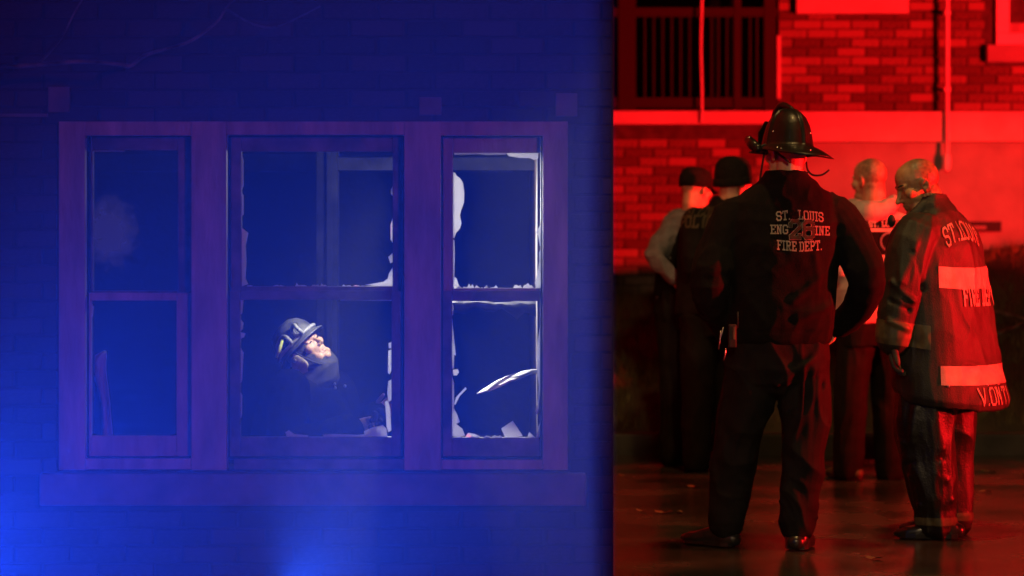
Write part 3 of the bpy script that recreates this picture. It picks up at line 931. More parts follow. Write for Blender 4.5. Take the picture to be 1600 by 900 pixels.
#PEOPLE#
# ------------------------------------------------------------------ lettering (block strokes on a 4 x 6 grid)
GLY = {
 'S': (4, [[(3.9, 4.5), (3.9, 5.1), (3.1, 6), (.9, 6), (0, 5.1), (0, 4), (.8, 3.2), (3.2, 2.8), (4, 2), (4, .9), (3.1, 0), (.9, 0), (.1, .9), (.1, 1.5)]]),
 'T': (4, [[(0, 4.9), (0, 6), (4, 6), (4, 4.9)], [(2, 6), (2, 0)], [(1.1, 0), (2.9, 0)]]),
 '.': (.6, [[(.3, 0), (.3, .25)]]), ' ': (2.4, []),
 'L': (4, [[(0, 6), (2, 6)], [(1, 6), (1, 0)], [(0, 0), (4, 0), (4, 1.5)]]),
 'O': (4, [[(.9, 0), (0, .9), (0, 5.1), (.9, 6), (3.1, 6), (4, 5.1), (4, .9), (3.1, 0), (.9, 0)]]),
 'U': (4.2, [[(.7, 6), (.7, .9), (1.5, 0), (2.8, 0), (3.6, .9), (3.6, 6)], [(0, 6), (1.5, 6)], [(2.8, 6), (4.3, 6)]]),
 'I': (2, [[(0, 6), (2, 6)], [(1, 6), (1, 0)], [(0, 0), (2, 0)]]),
 'E': (4, [[(0, 6), (4, 6), (4, 4.8)], [(.9, 6), (.9, 0)], [(.9, 3.1), (2.8, 3.1)], [(0, 0), (4, 0), (4, 1.2)]]),
 'N': (4.4, [[(0, 6), (1, 6), (3.6, 0), (3.6, 6)], [(.8, 5.6), (.8, 0)], [(0, 0), (1.6, 0)], [(2.8, 6), (4.4, 6)]]),
 'G': (4, [[(3.9, 4.5), (3.9, 5.1), (3.1, 6), (.9, 6), (0, 5.1), (0, .9), (.9, 0), (3.1, 0), (3.9, .9), (3.9, 2.6), (2.4, 2.6)]]),
 'F': (4, [[(0, 6), (4, 6), (4, 4.8)], [(.9, 6), (.9, 0)], [(.9, 3.0), (2.8, 3.0)], [(0, 0), (1.9, 0)]]),
 'R': (4.2, [[(0, 6), (3.1, 6), (3.9, 5.2), (3.9, 3.8), (3.1, 3), (.8, 3)], [(.8, 6), (.8, 0)], [(0, 0), (1.7, 0)], [(2.2, 3), (3.6, 0), (4.4, 0)]]),
 'D': (4, [[(0, 6), (3, 6), (4, 5), (4, 1), (3, 0), (0, 0)], [(.9, 6), (.9, 0)]]),
 'P': (4, [[(0, 6), (3.1, 6), (3.9, 5.2), (3.9, 3.6), (3.1, 2.8), (.8, 2.8)], [(.8, 6), (.8, 0)], [(0, 0), (1.8, 0)]]),
 'C': (4, [[(3.9, 4.5), (3.9, 5.1), (3.1, 6), (.9, 6), (0, 5.1), (0, .9), (.9, 0), (3.1, 0), (3.9, .9), (3.9, 1.6)]]),
 'V': (4, [[(0, 6), (2, 0), (4, 6)]]),
 '2': (4, [[(.1, 4.4), (.1, 5.1), (.9, 6), (3.1, 6), (4, 5.1), (4, 3.9), (.2, .6), (.2, 0), (4, 0), (4, 1)]]),
 '6': (4, [[(3.9, 4.7), (3.9, 5.1), (3.1, 6), (.9, 6), (0, 5.1), (0, .9), (.9, 0), (3.1, 0), (4, .9), (4, 2.6), (3.2, 3.4), (.2, 3.3)]]),
}
def lettering(name, text, bvh, C, rt, up, nrm, height, mat, parent, th=1.05, arc=0.0, squeeze=1.0, off=0.004, gap=1.5, sans=False):
    """flat print: block letters laid on the garment by casting on to it along -nrm"""
    C, rt, up, nrm = Vector(C), Vector(rt).normalized(), Vector(up).normalized(), Vector(nrm).normalized()
    s = height / 6.0
    wid = sum(GLY[c][0] + gap for c in text) - gap
    V, Fc = [], []
    def put(u, v):
        uu = (u - wid / 2) * s * squeeze
        vv = (v - 3) * s + arc * uu * uu
        p = C + rt * uu + up * vv
        hit = bvh.ray_cast(p + nrm * 0.5, -nrm, 1.2)
        if hit[0] is None: return None
        return hit[0] + nrm * (off * 0.4 + (lift[0] % 7) * .00035) + hit[1] * off * .7
    x = 0
    lift = [0]
    for c in text:
        w, strokes = GLY[c]
        for st in strokes:
            if sans and len(st) == 2 and st[0][1] == st[1][1] and st[0][1] in (0, 6): continue
            for (a, b) in zip(st[:-1], st[1:]):
                lift[0] += 1
                a, b = Vector((a[0] + x, a[1], 0)), Vector((b[0] + x, b[1], 0))
                d = (b - a).normalized()
                n = Vector((-d.y, d.x, 0)) * th / 2
                a2, b2 = a - d * th * .46, b + d * th * .46
                k = max(1, int((b2 - a2).length / 1.3))
                prev = None
                for i in range(k + 1):
                    q = a2.lerp(b2, i / k)
                    l, r = put(*(q + n).xy), put(*(q - n).xy)
                    if l is None or r is None: prev = None; continue
                    V.extend([l, r])
                    if prev is not None: Fc.append((prev, prev + 1, len(V) - 1, len(V) - 2))
                    prev = len(V) - 2
        x += w + gap
    me = bpy.data.meshes.new(name); me.from_pydata(V, [], Fc)
    return link(name, me, mat, parent)

def bvh_of(me):
    return BVHTree.FromPolygons([v.co.copy() for v in me.vertices], [tuple(p.vertices) for p in me.polygons])

# ------------------------------------------------------------------ bodies
def frame(fwd, up):
    """matrix with columns right, forward, up"""
    f = Vector(fwd).normalized()
    u = Vector(up) - f * Vector(up).dot(f); u.normalize()
    r = f.cross(u)
    return Matrix((r, f, u)).transposed()

def head(acc, c, Mh, s=1.0, neck_to=None, neck_r=0.056, nose=0.0):
    P = lambda x, y, z: Vector(c) + Mh @ (Vector((x, y, z)) * s)
    B = lambda p, r: acc.ball(P(*p), [q * s for q in r], Mh, 20, 14)
    B((0, -.014, .038), (.075, .098, .085))
    B((0, .020, .045), (.064, .068, .070))
    B((0, .028, -.028), (.060, .064, .082))
    B((0, .030, -.072), (.051, .056, .042))
    B((0, .072, -.098), (.022, .020, .019))
    for sx in (-1, 1):
        B((.047 * sx, .056, -.014), (.022, .026, .022))
        B((.034 * sx, .040, -.078), (.022, .040, .026))
        B((.032 * sx, .073, .005), (.0135, .0135, .0125))
        B((.0105 * sx, .095, -.034), (.0085, .011, .008))
        # ear
        E = Mh @ Matrix.Rotation(R(-14), 3, 'X') @ Matrix.Rotation(R(22 * sx), 3, 'Z')
        acc.ball(P(.079 * sx, -.012, -.002), (.009 * s, .020 * s, .033 * s), E, 14, 12)
        acc.ball(P(.074 * sx, -.006, -.018), (.010 * s, .012 * s, .017 * s), E, 10, 8)
    acc.tube([P(0, .087, .016), P(0, .099, -.012), P(0, .109 + nose, -.030 - nose * .6)], [.0075 * s, (.0085 + nose * .15) * s, (.0105 + nose * .25) * s], n=10)
    acc.tube([P(-.045, .068, .024), P(-.02, .083, .023), P(.02, .083, .023), P(.045, .068, .024)], [.010 * s, .0115 * s, .0115 * s, .010 * s], n=8)
    acc.tube([P(-.024, .080, -.062), P(0, .091, -.058), P(.024, .080, -.062)], [.005 * s, .0075 * s, .005 * s], n=8)
    acc.tube([P(-.020, .080, -.071), P(0, .089, -.073), P(.020, .080, -.071)], [.005 * s, .0085 * s, .005 * s], n=8)
    if neck_to is not None:
        acc.tube([P(0, -.030, -.02), P(0, -.032, -.075), neck_to], [neck_r * s, neck_r * s, neck_r * 1.12 * s], n=18)
    return P

def hair_attr(me, hd, Mh, k=.62, beard_k=.30):
    Mi = np.array(Mh.inverted())
    n = len(me.vertices)
    co = np.empty(n * 3); me.vertices.foreach_get('co', co); co = co.reshape(-1, 3)
    Lh = (co - np.array(hd)) @ Mi.T
    sm = lambda x, a_, b_: np.clip((x - a_) / (b_ - a_), 0, 1) ** 2 * (3 - 2 * np.clip((x - a_) / (b_ - a_), 0, 1))
    nz = vnoise(co * 90) - .5
    top = sm(.035 - Lh[:, 1] + .012 * nz, -.02, .05)
    side = sm(Lh[:, 2] + .012 * nz, -.070, -.030)
    temple = np.where(Lh[:, 1] > -.015, sm(Lh[:, 2] - .6 * Lh[:, 1] + .012 * nz, .0, .045), 1.0)
    bald = 1 - .65 * np.exp(-(((Lh[:, 0]) / .045) ** 2 + ((Lh[:, 1] - .015) / .05) ** 2))
    w_ = np.clip(top * side * temple * bald, 0, 1) * (k + .5 * nz * (k > .1))
    beard = beard_k * sm(-Lh[:, 2], .035, .06) * sm(Lh[:, 1], -.01, .03) * sm(-Lh[:, 2], -.2, .13)
    w_ = np.clip(np.maximum(w_, beard), 0, 1)
    atr = me.attributes.new('hair', 'FLOAT', 'POINT'); atr.data.foreach_set('value', w_.astype(np.float32))

def face_sculpt(c, Mh, s=1.0):
    Mi = np.array(Mh.inverted()); c = np.array(c)
    Mf = np.array(Mh)
    dents = [((.031, .088, .010), (0, -.009, 0), .013), ((-.031, .088, .010), (0, -.009, 0), .013),
             ((.016, .092, .008), (0, -.006, 0), .008), ((-.016, .092, .008), (0, -.006, 0), .008),
             ((0, .092, -.066), (0, -.007, 0), .0055), ((.016, .086, -.066), (0, -.006, 0), .0055), ((-.016, .086, -.066), (0, -.006, 0), .0055),
             ((0, .088, -.083), (0, -.005, 0), .009), ((.036, .075, -.050), (0, -.006, 0), .014), ((-.036, .075, -.050), (0, -.006, 0), .014),
             ((.086, -.008, -.002), (-.008, 0, 0), .008), ((-.086, -.008, -.002), (.008, 0, 0), .008),
             ((.086, -.016, .010), (-.005, 0, 0), .006), ((-.086, -.016, .010), (.005, 0, 0), .006)]
    def fn(Pw, N):
        L = (Pw - c) @ Mi.T / s
        D = np.zeros_like(L)
        for p, v, r in dents:
            w = np.exp(-(np.linalg.norm(L - np.array(p), axis=1) / r) ** 2)
            D += w[:, None] * np.array(v)
        return (D * s) @ Mf.T
    return fn

def hand(acc, w, d, nrm, side=1, curl=30, s=1.0, grow=0.0):
    """palm with four unequal bent fingers and a thumb; side=+1 puts the thumb along +lat"""
    w, d = Vector(w), Vector(d).normalized()
    nrm = Vector(nrm) - d * Vector(nrm).dot(d); nrm.normalize()
    lat = d.cross(nrm)
    acc.tube([w - d * .02 * s, w + d * .03 * s, w + d * .085 * s], [.026 * s + grow, .038 * s + grow, .042 * s + grow], n=14, up=nrm, asp=.45)
    for k, (o, L) in enumerate(((.031, .072), (.0105, .082), (-.0105, .076), (-.031, .058))):
        p = w + d * (.085 if k else .082) * s + lat * o * s * side
        dd = d.copy(); pts = [p - d * .02 * s, p]
        for j, fr in enumerate((.45, .32, .23)):
            dd = (Matrix.Rotation(R(curl * (.8 + .25 * j)), 3, lat) @ dd)
            if dd.dot(nrm) < 0 and curl > 0 and j == 0:
                dd = (Matrix.Rotation(R(-2 * curl * .8), 3, lat) @ dd); flip = True
            pts.append(pts[-1] + dd * L * fr * s)
        acc.tube(pts, [.0095 * s + grow, .0095 * s + grow, .009 * s + grow, .0085 * s + grow, .0075 * s + grow], n=9)
    b = w + d * .025 * s + lat * .030 * s * side
    t = (d * .75 + lat * .6 * side + nrm * .35).normalized()
    t2 = (d * .95 + lat * .2 * side + nrm * .35).normalized()
    acc.tube([b - lat * .01 * side * s, b + t * .035 * s, b + t * .035 * s + t2 * .032 * s, b + t * .035 * s + t2 * .055 * s], [.014 * s + grow, .0115 * s + grow, .0105 * s + grow, .008 * s + grow], n=9)

def boot(acc, heel, toe, h=0.12, w=0.05, L=None, ankle=None, ar=0.055):
    """foot from heel to toe points on the ground, shaft up to the ankle"""
    heel, toe = Vector(heel), Vector(toe)
    d = (toe - heel); n = d.length; d.normalize()
    z = Vector((0, 0, 1))
    secs = [(.0, .8, .075), (.10, .95, .088), (.30, .88, .095), (.5, .92, .078), (.70, 1.08, .060), (.88, 1.0, .052), (1.0, .70, .040)]
    side = d.cross(z)
    rings = []
    for t, ww, hh in secs:
        c = heel + d * n * t
        r = []
        for k in range(20):
            a = 2 * math.pi * k / 20
            ca, sa = math.cos(a), math.sin(a)
            x = w * ww * math.copysign(abs(ca) ** .75, ca)
            y = hh / 2 + hh / 2 * math.copysign(abs(sa) ** .65, sa)
            r.append(c + side * x + z * y)
        rings.append(r)
    acc.loft(rings)
    acc.ball(toe + z * .021 - d * .004, (w * .68, w * .68, .020), None, 14, 8)
    acc.ball(heel + z * .036 + d * .004, (w * .78, w * .78, .036), None, 14, 8)
    a = ankle or (heel + d * n * .25 + z * h)
    acc.tube([heel + d * n * .22 + z * .05, heel + d * n * .24 + z * .10, a], [ar * .9, ar * .9, ar], n=16)

def sole(name, heel, toe, w, parent):
    heel, toe = Vector(heel), Vector(toe)
    d = (toe - heel).normalized(); z = Vector((0, 0, 1)); side = d.cross(z); n = (toe - heel).length
    out = []
    for t, ww in ((-.03, .35), (-.015, .75), (.1, .98), (.3, .9), (.5, .92), (.72, 1.1), (.9, .98), (1.0, .6), (1.015, .3)):
        out.append((t, ww))
    L = [heel + d * n * t + side * w * ww for t, ww in out] + [heel + d * n * t - side * w * ww for t, ww in reversed(out)]
    k = len(L)
    V = [p + z * .003 for p in L] + [p + z * .024 for p in L]
    f = [tuple(range(k))[::-1], tuple(range(k, 2 * k))] + [(i, (i + 1) % k, k + (i + 1) % k, k + i) for i in range(k)]
    me = bpy.data.meshes.new(name); me.from_pydata(V, [], f)
    return link(name, me, m_boot, parent)

def limb_body(acc, sh, el, wr, r=(.042, .036, .026)):
    acc.tube([sh, el, wr], r, n=12, sub=3)

def leg_body(acc, hip, kn, an):
    acc.tube([hip, kn, an], [.075, .05, .036], n=12, sub=3)

def torso_body(acc, pel, ch, nk, yaw, hw=.15):
    acc.rings([(pel, .13, .09), ((Vector(pel) + Vector(ch)) / 2, .12, .085), (ch, hw, .095), (Vector(nk) - Vector((0, 0, .06)), .10, .07), (nk, .055, .055)], yaw)

# ================================================================== firefighter with black helmet, hands on hips, back to us
Y2 = 11.78
J = lambda px, py, dy=0.0: at(px, py, Y2 + dy)
p2 = root('person', (J(1205, 853).x, Y2, 0), 'broad firefighter in black helmet and lettered black jacket, hands on hips, back turned', 'person')
hd = J(1229, 243, .02)
Mh2 = frame((-.50, .86, -.02), (.07, .03, 1))
shL, shR = J(1144, 346, 0), J(1309, 343, 0)
elL, elR = J(1110, 446, -.10), J(1356, 440, -.06)
wrL, wrR = J(1140, 522, .13), J(1311, 508, .15)
hipL, hipR = J(1176, 575), J(1256, 575)
knL, knR = J(1151, 690, .04), J(1256, 690, -.03)
anL, anR = J(1134, 818, .05), J(1245, 822, -.04)
a = Acc()
head(a, hd, Mh2, 1.0, J(1226, 300), .060)
torso_body(a, J(1216, 560), J(1226, 380), J(1226, 295), 0, .17)
limb_body(a, shL, elL, wrL); limb_body(a, shR, elR, wrR)
hand(a, wrL, (.55, .45, -.35), (.4, -.8, -.2), 1, 25)
hand(a, wrR, (-.62, .35, -.25), (-.3, -.8, -.2), -1, 25)
leg_body(a, hipL, knL, anL); leg_body(a, hipR, knR, anR)
solid('body', a, m_skin, .005, 2, face_sculpt(hd, Mh2), p2)
# jacket
a = Acc()
a.rings([(J(1217, 536), .212, .150), (J(1217, 530), .226, .162), (J(1218, 515), .232, .170), (J(1219, 490), .236, .175), (J(1221, 440), .238, .178), (J(1224, 390), .248, .180),
         (J(1226, 345), .252, .165), (J(1227, 318), .235, .140), (J(1228, 300), .185, .120), (J(1229, 286), .128, .105), (J(1229, 274), .098, .092), (J(1229, 268), .088, .085)], 0)
a.tube([J(1165, 338), shL, J(1121, 396, -.04), elL, J(1120, 485, .0), wrL], [.095, .098, .090, .083, .072, .058], n=18, sub=3)
a.tube([J(1292, 335), shR, J(1339, 394, -.03), elR, J(1340, 480, .05), wrR], [.095, .098, .090, .083, .070, .056], n=18, sub=3)
FL = lambda *q: [(np.array(J(x1, y1, d1)), np.array(J(x2, y2, d2)), w, h) for (x1, y1, d1, x2, y2, d2, w, h) in q]
folds2 = FL((1240, 470, -.18, 1300, 420, -.16, .022, .012), (1250, 500, -.18, 1312, 470, -.1, .02, .014), (1150, 440, -.16, 1190, 500, -.18, .022, .012), (1165, 400, -.17, 1175, 480, -.18, .02, .010),
            (1275, 400, -.17, 1285, 480, -.17, .018, .010), (1135, 420, -.1, 1100, 440, -.1, .02, .010), (1330, 420, -.1, 1375, 455, -.08, .02, .012), (1345, 470, 0, 1320, 490, .05, .02, .010),
            (1140, 518, -.16, 1300, 518, -.16, .012, -.008), (1150, 360, -.16, 1140, 420, -.15, .025, .010), (1305, 350, -.15, 1315, 420, -.13, .025, .011))
jk = solid('jacket', a, m_blackcloth, .006, 3, cloth(.012, 6.5, (1, 1, .8), [(f[0], f[1], f[2] * .9, f[3] * .9) for f in folds2], 3.1))
jb = bvh_of(jk)
jcopy = jk.copy()
jko = link('jacket', jk, m_blackcloth, p2, True)
c0 = lambda px, py: at(px, py, Y2)
lettering('lettering', 'ST.', jb, c0(1218, 337.5), (1, 0, .10), (0, 0, 1), (0, -1, 0), .036, m_letters, jko, arc=-.0, squeeze=.80)
lettering('lettering', 'LOUIS', jb, c0(1260.5, 338), (1, 0, -.10), (0, 0, 1), (0, -1, 0), .036, m_letters, jko, squeeze=.74)
lettering('lettering', 'ENG', jb, c0(1211.5, 358.5), (1, 0, 0), (0, 0, 1), (0, -1, 0), .035, m_letters, jko, squeeze=.80)
lettering('lettering', 'INE', jb, c0(1278.5, 360.5), (1, 0, -.03), (0, 0, 1), (0, -1, 0), .035, m_letters, jko, squeeze=.80)
lettering('lettering', 'FIRE', jb, c0(1222.5, 383.5), (1, 0, -.08), (0, 0, 1), (0, -1, 0), .037, m_letters, jko, squeeze=.70)
lettering('lettering', 'DEPT.', jb, c0(1259.5, 384), (1, 0, .07), (0, 0, 1), (0, -1, 0), .037, m_letters, jko, squeeze=.70)
lettering('number_print', '26', jb, c0(1246, 359), (1, 0, 0), (0, 0, 1), (0, -1, 0), .070, m_letters, jko, th=1.62, squeeze=.84, off=.003, gap=2.0)
lettering('number_print', '26', jb, c0(1246, 359), (1, 0, 0), (0, 0, 1), (0, -1, 0), .070, m_number, jko, th=1.28, squeeze=.84, off=.0085, gap=2.0)
# trousers
a = Acc()
a.rings([(J(1216, 505), .190, .135), (J(1216, 540), .215, .155), (J(1216, 575), .222, .160), (J(1216, 598), .200, .135), (J(1216, 614), .13, .09), (J(1216, 622), .05, .05)], 0)
a.tube([J(1180, 565), J(1170, 610, .02), J(1158, 655, .03), knL, J(1143, 740, .05), J(1137, 790, .05), J(1136, 816, .05)], [.125, .126, .114, .104, .094, .082, .074], n=20, sub=3)
a.tube([J(1252, 565), J(1258, 610, -.01), J(1258, 650, -.02), knR, J(1253, 745, -.04), J(1247, 795, -.04), J(1246, 824, -.04)], [.125, .122, .108, .098, .090, .078, .072], n=20, sub=3)
folds2b = FL((1215, 600, -.13, 1290, 545, -.15, .016, .010), (1180, 700, -.1, 1130, 780, -.08, .018, .010), (1190, 660, -.12, 1150, 740, -.1, .016, .010), (1225, 655, -.1, 1290, 600, -.1, .014, -.010), (1240, 720, -.08, 1290, 660, -.06, .012, -.012),
             (1120, 800, -.08, 1160, 808, -.08, .012, .010), (1115, 785, -.05, 1160, 790, -.09, .010, -.006), (1225, 815, -.06, 1270, 808, -.06, .012, .008), (1150, 600, -.14, 1200, 640, -.13, .016, .009), (1282, 600, 0, 1272, 820, 0, .006, .006))
solid('trousers', a, m_navy, .006, 3, cloth(.018, 6.5, (1, 1, .7), [(f[0], f[1], f[2] * .9, f[3] * 1.7) for f in folds2b], 9.7), p2)
# boots
for hl, to, w_ in (((1147, 0), (1083, .13), .052), ((1240, -.09), (1262, .13), .05)):
    h_ = Vector((J(hl[0], 853).x, Y2 + hl[1], 0.004)); t_ = Vector((J(to[0], 853).x, Y2 + to[1], 0.004))
    if hl[0] < 1200:
        h_ = Vector((J(1146, 853).x, Y2 + .03, .004)); t_ = Vector((J(1080, 853).x, Y2 + .22, .004))
    a = Acc(); boot(a, h_, t_, w=w_ * 1.1, ankle=(anL if hl[0] < 1200 else anR) + Vector((0, 0, .03)), ar=.058)
    b_ = solid('boot', a, m_boot, .006, 3, None, p2)
    sole('boot_sole', h_, t_, w_ * 1.02, b_)

# leather-style helmet
def trad_helmet(c, Mh, parent, s=1.0):
    V, Fc = [], []
    n, rows = 144, []
    prof = [(0.0, .172), (.028, .169), (.052, .157), (.076, .132), (.094, .095), (.105, .052), (.111, .014), (.115, .0)]
    for (rr, zz) in prof:
        rows.append([(rr, zz, 0)])
    ringsL = []
    for k, (rr, zz) in enumerate(prof):
        ring = []
        for i in range(n):
            t = 2 * math.pi * i / n
            sx, sy = math.sin(t), math.cos(t)
            rib = 0.008 * max(0, math.cos(4 * t)) ** 22 * (1 if 1 < k < 7 else .5)
            ring.append(Vector((sx * (rr * .94 + rib), sy * (rr * 1.16 + rib) - .005, zz + rib * .5)))
        ringsL.append(ring)
    for j in range(1, 6):                       # brim
        u = j / 5
        ring = []
        for i in range(n):
            t = 2 * math.pi * i / n
            sx, sy = math.sin(t), math.cos(t)
            back = max(0, -sy)
            ext = .045 + .020 * max(0, sy) + .090 * back ** 1.7
            drop = .012 + .050 * back ** 1.5 + .012 * abs(sx)
            ring.append(Vector((sx * (.116 * .94 + ext * .75 * u), sy * (.116 * 1.16 + ext * u) - .005, -drop * u ** 1.3)))
        ringsL.append(ring)
    under = []
    for j in range(1, 4):
        u = 1 - j / 3
        ring = []
        for i in range(n):
            o = ringsL[-1 if j == 0 else len(prof) + 4][i]
            q = ringsL[7][i]
            ring.append(q.lerp(o, u) + Vector((0, 0, -.007)))
        under.append(ring)
    allr = ringsL + under
    for ring in allr:
        V += [Vector(c) + Mh @ (p * s) for p in ring]
    for k in range(len(allr) - 1):
        for i in range(n):
            j = (i + 1) % n
            Fc.append((k * n + i, k * n + j, (k + 1) * n + j, (k + 1) * n + i))
    me = bpy.data.meshes.new('helmet'); me.from_pydata(V, [], Fc)
    bm = bmesh.new(); bm.from_mesh(me); bmesh.ops.remove_doubles(bm, verts=bm.verts[:], dist=1e-5); bmesh.ops.recalc_face_normals(bm, faces=bm.faces[:]); bm.to_mesh(me); bm.free()
    h = link('helmet', me, m_helmet, parent, True)
    P = lambda x, y, z: Vector(c) + Mh @ (Vector((x, y, z)) * s)
    a = Acc()                                    # crest holder curving over the front
    a.tube([P(0, -.03, .168), P(0, .02, .188), P(0, .060, .190), P(0, .095, .158), P(0, .112, .118)], [.010, .014, .017, .016, .010], n=10, sub=3)
    link('crest', a.mesh('crest'), m_helmet, h, True)
    sh = Acc()
    f = [P(-.05, .150, .02), P(.05, .150, .02), P(.06, .138, .075), P(.035, .125, .125), P(-.035, .125, .125), P(-.06, .138, .075)]
    n6 = 6; bk = [p - Mh @ Vector((0, .008, 0)) for p in f]
    sh.add(f + bk, [tuple(range(6)), tuple(range(11, 5, -1))] + [(i, (i + 1) % 6, 6 + (i + 1) % 6, 6 + i) for i in range(6)])
    link('front_shield', sh.mesh('front_shield'), m_helmet, h)
    return h, P
hc = J(1229, 231, .02)
Mhh = frame((-.50, .86, -.06), (.10, .02, 1))
hel, HP = trad_helmet(hc, Mhh, p2, 1.0)
hel['label'] = 'glossy black crested helmet with wide drooping rear brim'
a = Acc().tube([J(1170, 219, .05), J(1176, 226, 0), J(1184, 232, -.04)], [.020, .024, .021], n=14)
link('helmet_light', a.mesh('helmet_light'), m_helmet, hel, True)
a = Acc().tube([J(1170, 217.5, .045), J(1171, 219, .03)], [.014, .014], n=10)
link('lamp_lens', a.mesh('lamp_lens'), m_metal, hel, True)
a = Acc().tube([J(1183, 232, -.04), J(1200, 226, -.03), J(1216, 240, -.08), J(1232, 252, -.12)], [.006] * 4, n=6, sub=3)
link('helmet_band', a.mesh('helmet_band'), m_strap, hel, True)
a = Acc().tube([J(1194, 240, .0), J(1191, 258, .01), J(1187, 284, .02)], .0045, n=6, sub=2)
link('chin_strap', a.mesh('chin_strap'), m_strap, hel, True)
a = Acc().tube([J(1260, 254, -.03), J(1261, 262, -.03), J(1264, 269, -.04), J(1272, 274, -.05), J(1285, 273, -.05), J(1295, 266, -.05)], .0042, n=6, sub=3)
link('chin_strap', a.mesh('chin_strap'), m_strap, hel, True)
a = Acc().tube([J(1264, 268, -.04), J(1258, 273, -.05), J(1252, 280, -.06)], .004, n=6, sub=2)
link('chin_strap', a.mesh('chin_strap'), m_strap, hel, True)
for q in ((1207, 206), (1205, 213), (1264, 209), (1259, 237), (1211, 232), (1215, 234)):
    pass
rv = bvh_of(hel.data)
for (px, py) in ((1206.5, 206), (1210, 231.5), (1215, 233.5), (1264, 209), (1259, 236.5)):
    o_ = at(px, py, Y2)
    off = p2.location
    h_ = rv.ray_cast(o_ - off + Vector((0, -.6, 0)), Vector((0, 1, 0)), 1.5)
    if h_[0] is not None:
        a = Acc().ball(h_[0] + off, .0045, None, 8, 6)
        link('rivet', a.mesh('rivet'), m_metal, hel, True)
# radio and keys at the hip
a = Acc(); p = J(1144, 523, -.16)
rd = boxobj('radio', p + Vector((-.016, -.02, -.055)), p + Vector((.018, .02, .045)), m_strap, p2, .006)
boxobj('radio_clip', p + Vector((.002, -.028, -.02)), p + Vector((.012, -.021, .035)), m_cuff, rd, .002)
a = Acc().tube([J(1152, 512, -.16), J(1153, 500, -.16), J(1153, 488, -.16)], .004, n=8); link('antenna', a.mesh('antenna'), m_strap, rd, True)
for (x0_, y0_, x1_, y1_) in ((1126, 517, 1123, 545), (1130, 512, 1125, 530), (1134, 545, 1131, 562)):
    a = Acc().tube([J(x0_, y0_, -.17), J((x0_ + x1_) / 2 + .7, (y0_ + y1_) / 2, -.175), J(x1_, y1_, -.17)], .003, n=6, sub=2)
    link('key_chain', a.mesh('key_chain'), m_metal, p2, True)

# ================================================================== firefighter in turnout coat, head bowed, turned away to the left
Y3 = 12.22
J = lambda px, py, dy=0.0: at(px, py, Y3 + dy)
p3 = root('person', (J(1462, 845).x, Y3, 0), 'bald firefighter in long striped turnout coat, head bowed, arms low', 'person')
yaw3 = R(48)                                   # width axis of the torso
ax3 = Vector((math.cos(yaw3), math.sin(yaw3), 0)); fw3 = Vector((-math.sin(yaw3), math.cos(yaw3), 0)); bk3 = -fw3
hd = J(1434, 292, -.02)
Mh3 = frame((-.93, -.16, -.36), (-.30, .02, .95))
shL, elL, wrL = J(1432, 372, -.16), J(1408, 462, -.20), J(1399, 528, -.20)
shR, elR, wrR = J(1480, 372, .18), J(1450, 465, .24), J(1405, 520, .16)
hipL, knL, anL = J(1452, 610, -.09), J(1449, 705, -.09), J(1463, 805, -.07)
hipR, knR, anR = J(1478, 610, .09), J(1484, 705, .12), J(1494, 800, .12)
a = Acc()
head(a, hd, Mh3, 1.02, J(1456, 345, .0), .060, .004)
torso_body(a, J(1475, 580), J(1462, 400), J(1455, 340), yaw3, .15)
limb_body(a, shL, elL, wrL); limb_body(a, shR, elR, wrR)
hand(a, wrL, (-.10, -.05, -1), (.3, -.1, 0), 1, 22); hand(a, wrR, (-.3, -.3, -.7), (.2, -.6, 0), 1, 40)
leg_body(a, hipL, knL, anL); leg_body(a, hipR, knR, anR)
bd = solid('body', a, m_skin_t, .0042, 2, face_sculpt(hd, Mh3, 1.02), None)
# cropped hair: darker stubble over crown, temples and nape, receding in front
hair_attr(bd, hd, Mh3)
link('body', bd, m_skin_crop, p3, True)
for sx in (-1, 1):
    a = Acc()
    P_ = lambda x, y, z: hd + Mh3 @ (Vector((x, y, z)) * 1.02)
    a.tube([P_(.016 * sx, .090, .029), P_(.034 * sx, .083, .033), P_(.048 * sx, .068, .029)], [.004, .005, .003], n=6, sub=2)
    link('eyebrow', a.mesh('eyebrow'), m_dark, p3, True)
# coat
a = Acc()
a.rings([(J(1487, 624), .306, .214, .19), (J(1486, 613), .318, .222, .18), (J(1478, 570), .300, .208, .12), (J(1472, 520), .288, .200, .06), (J(1467, 470), .278, .194), (J(1464, 420), .272, .186), (J(1462, 385), .262, .172),
         (J(1460, 362), .235, .150), (J(1457, 345), .175, .125), (J(1454, 332), .120, .105, -.15), (J(1449, 318), .092, .094, -.25), (J(1447, 310), .086, .090, -.3)], yaw3)
a.tube([J(1445, 368, -.08), shL, J(1418, 415, -.19), elL, J(1401, 505, -.20), wrL], [.105, .105, .098, .090, .082, .080], n=18, sub=3)
a.tube([J(1475, 370, .1), shR, elR, wrR], [.10, .10, .088, .07], n=16, sub=3)
folds3 = FL((1478, 470, -.1, 1490, 600, -.05, .016, -.022), (1455, 420, -.2, 1470, 590, -.14, .022, .014), (1440, 440, -.2, 1425, 590, -.2, .022, .012), (1525, 470, 0, 1535, 600, .05, .016, .010), (1508, 470, -.05, 1512, 600, .0, .018, .012),
            (1500, 380, -.08, 1490, 470, -.1, .014, -.010), (1430, 380, -.26, 1410, 440, -.28, .02, .012), (1395, 440, -.27, 1425, 470, -.28, .014, .012), (1392, 470, -.27, 1420, 485, -.28, .012, -.010), (1390, 500, -.27, 1420, 515, -.28, .014, .010),
            (1425, 395, -.27, 1440, 450, -.25, .015, -.012), (1550, 540, .1, 1562, 620, .1, .02, .010), (1462, 520, -.17, 1430, 560, -.2, .014, .010))
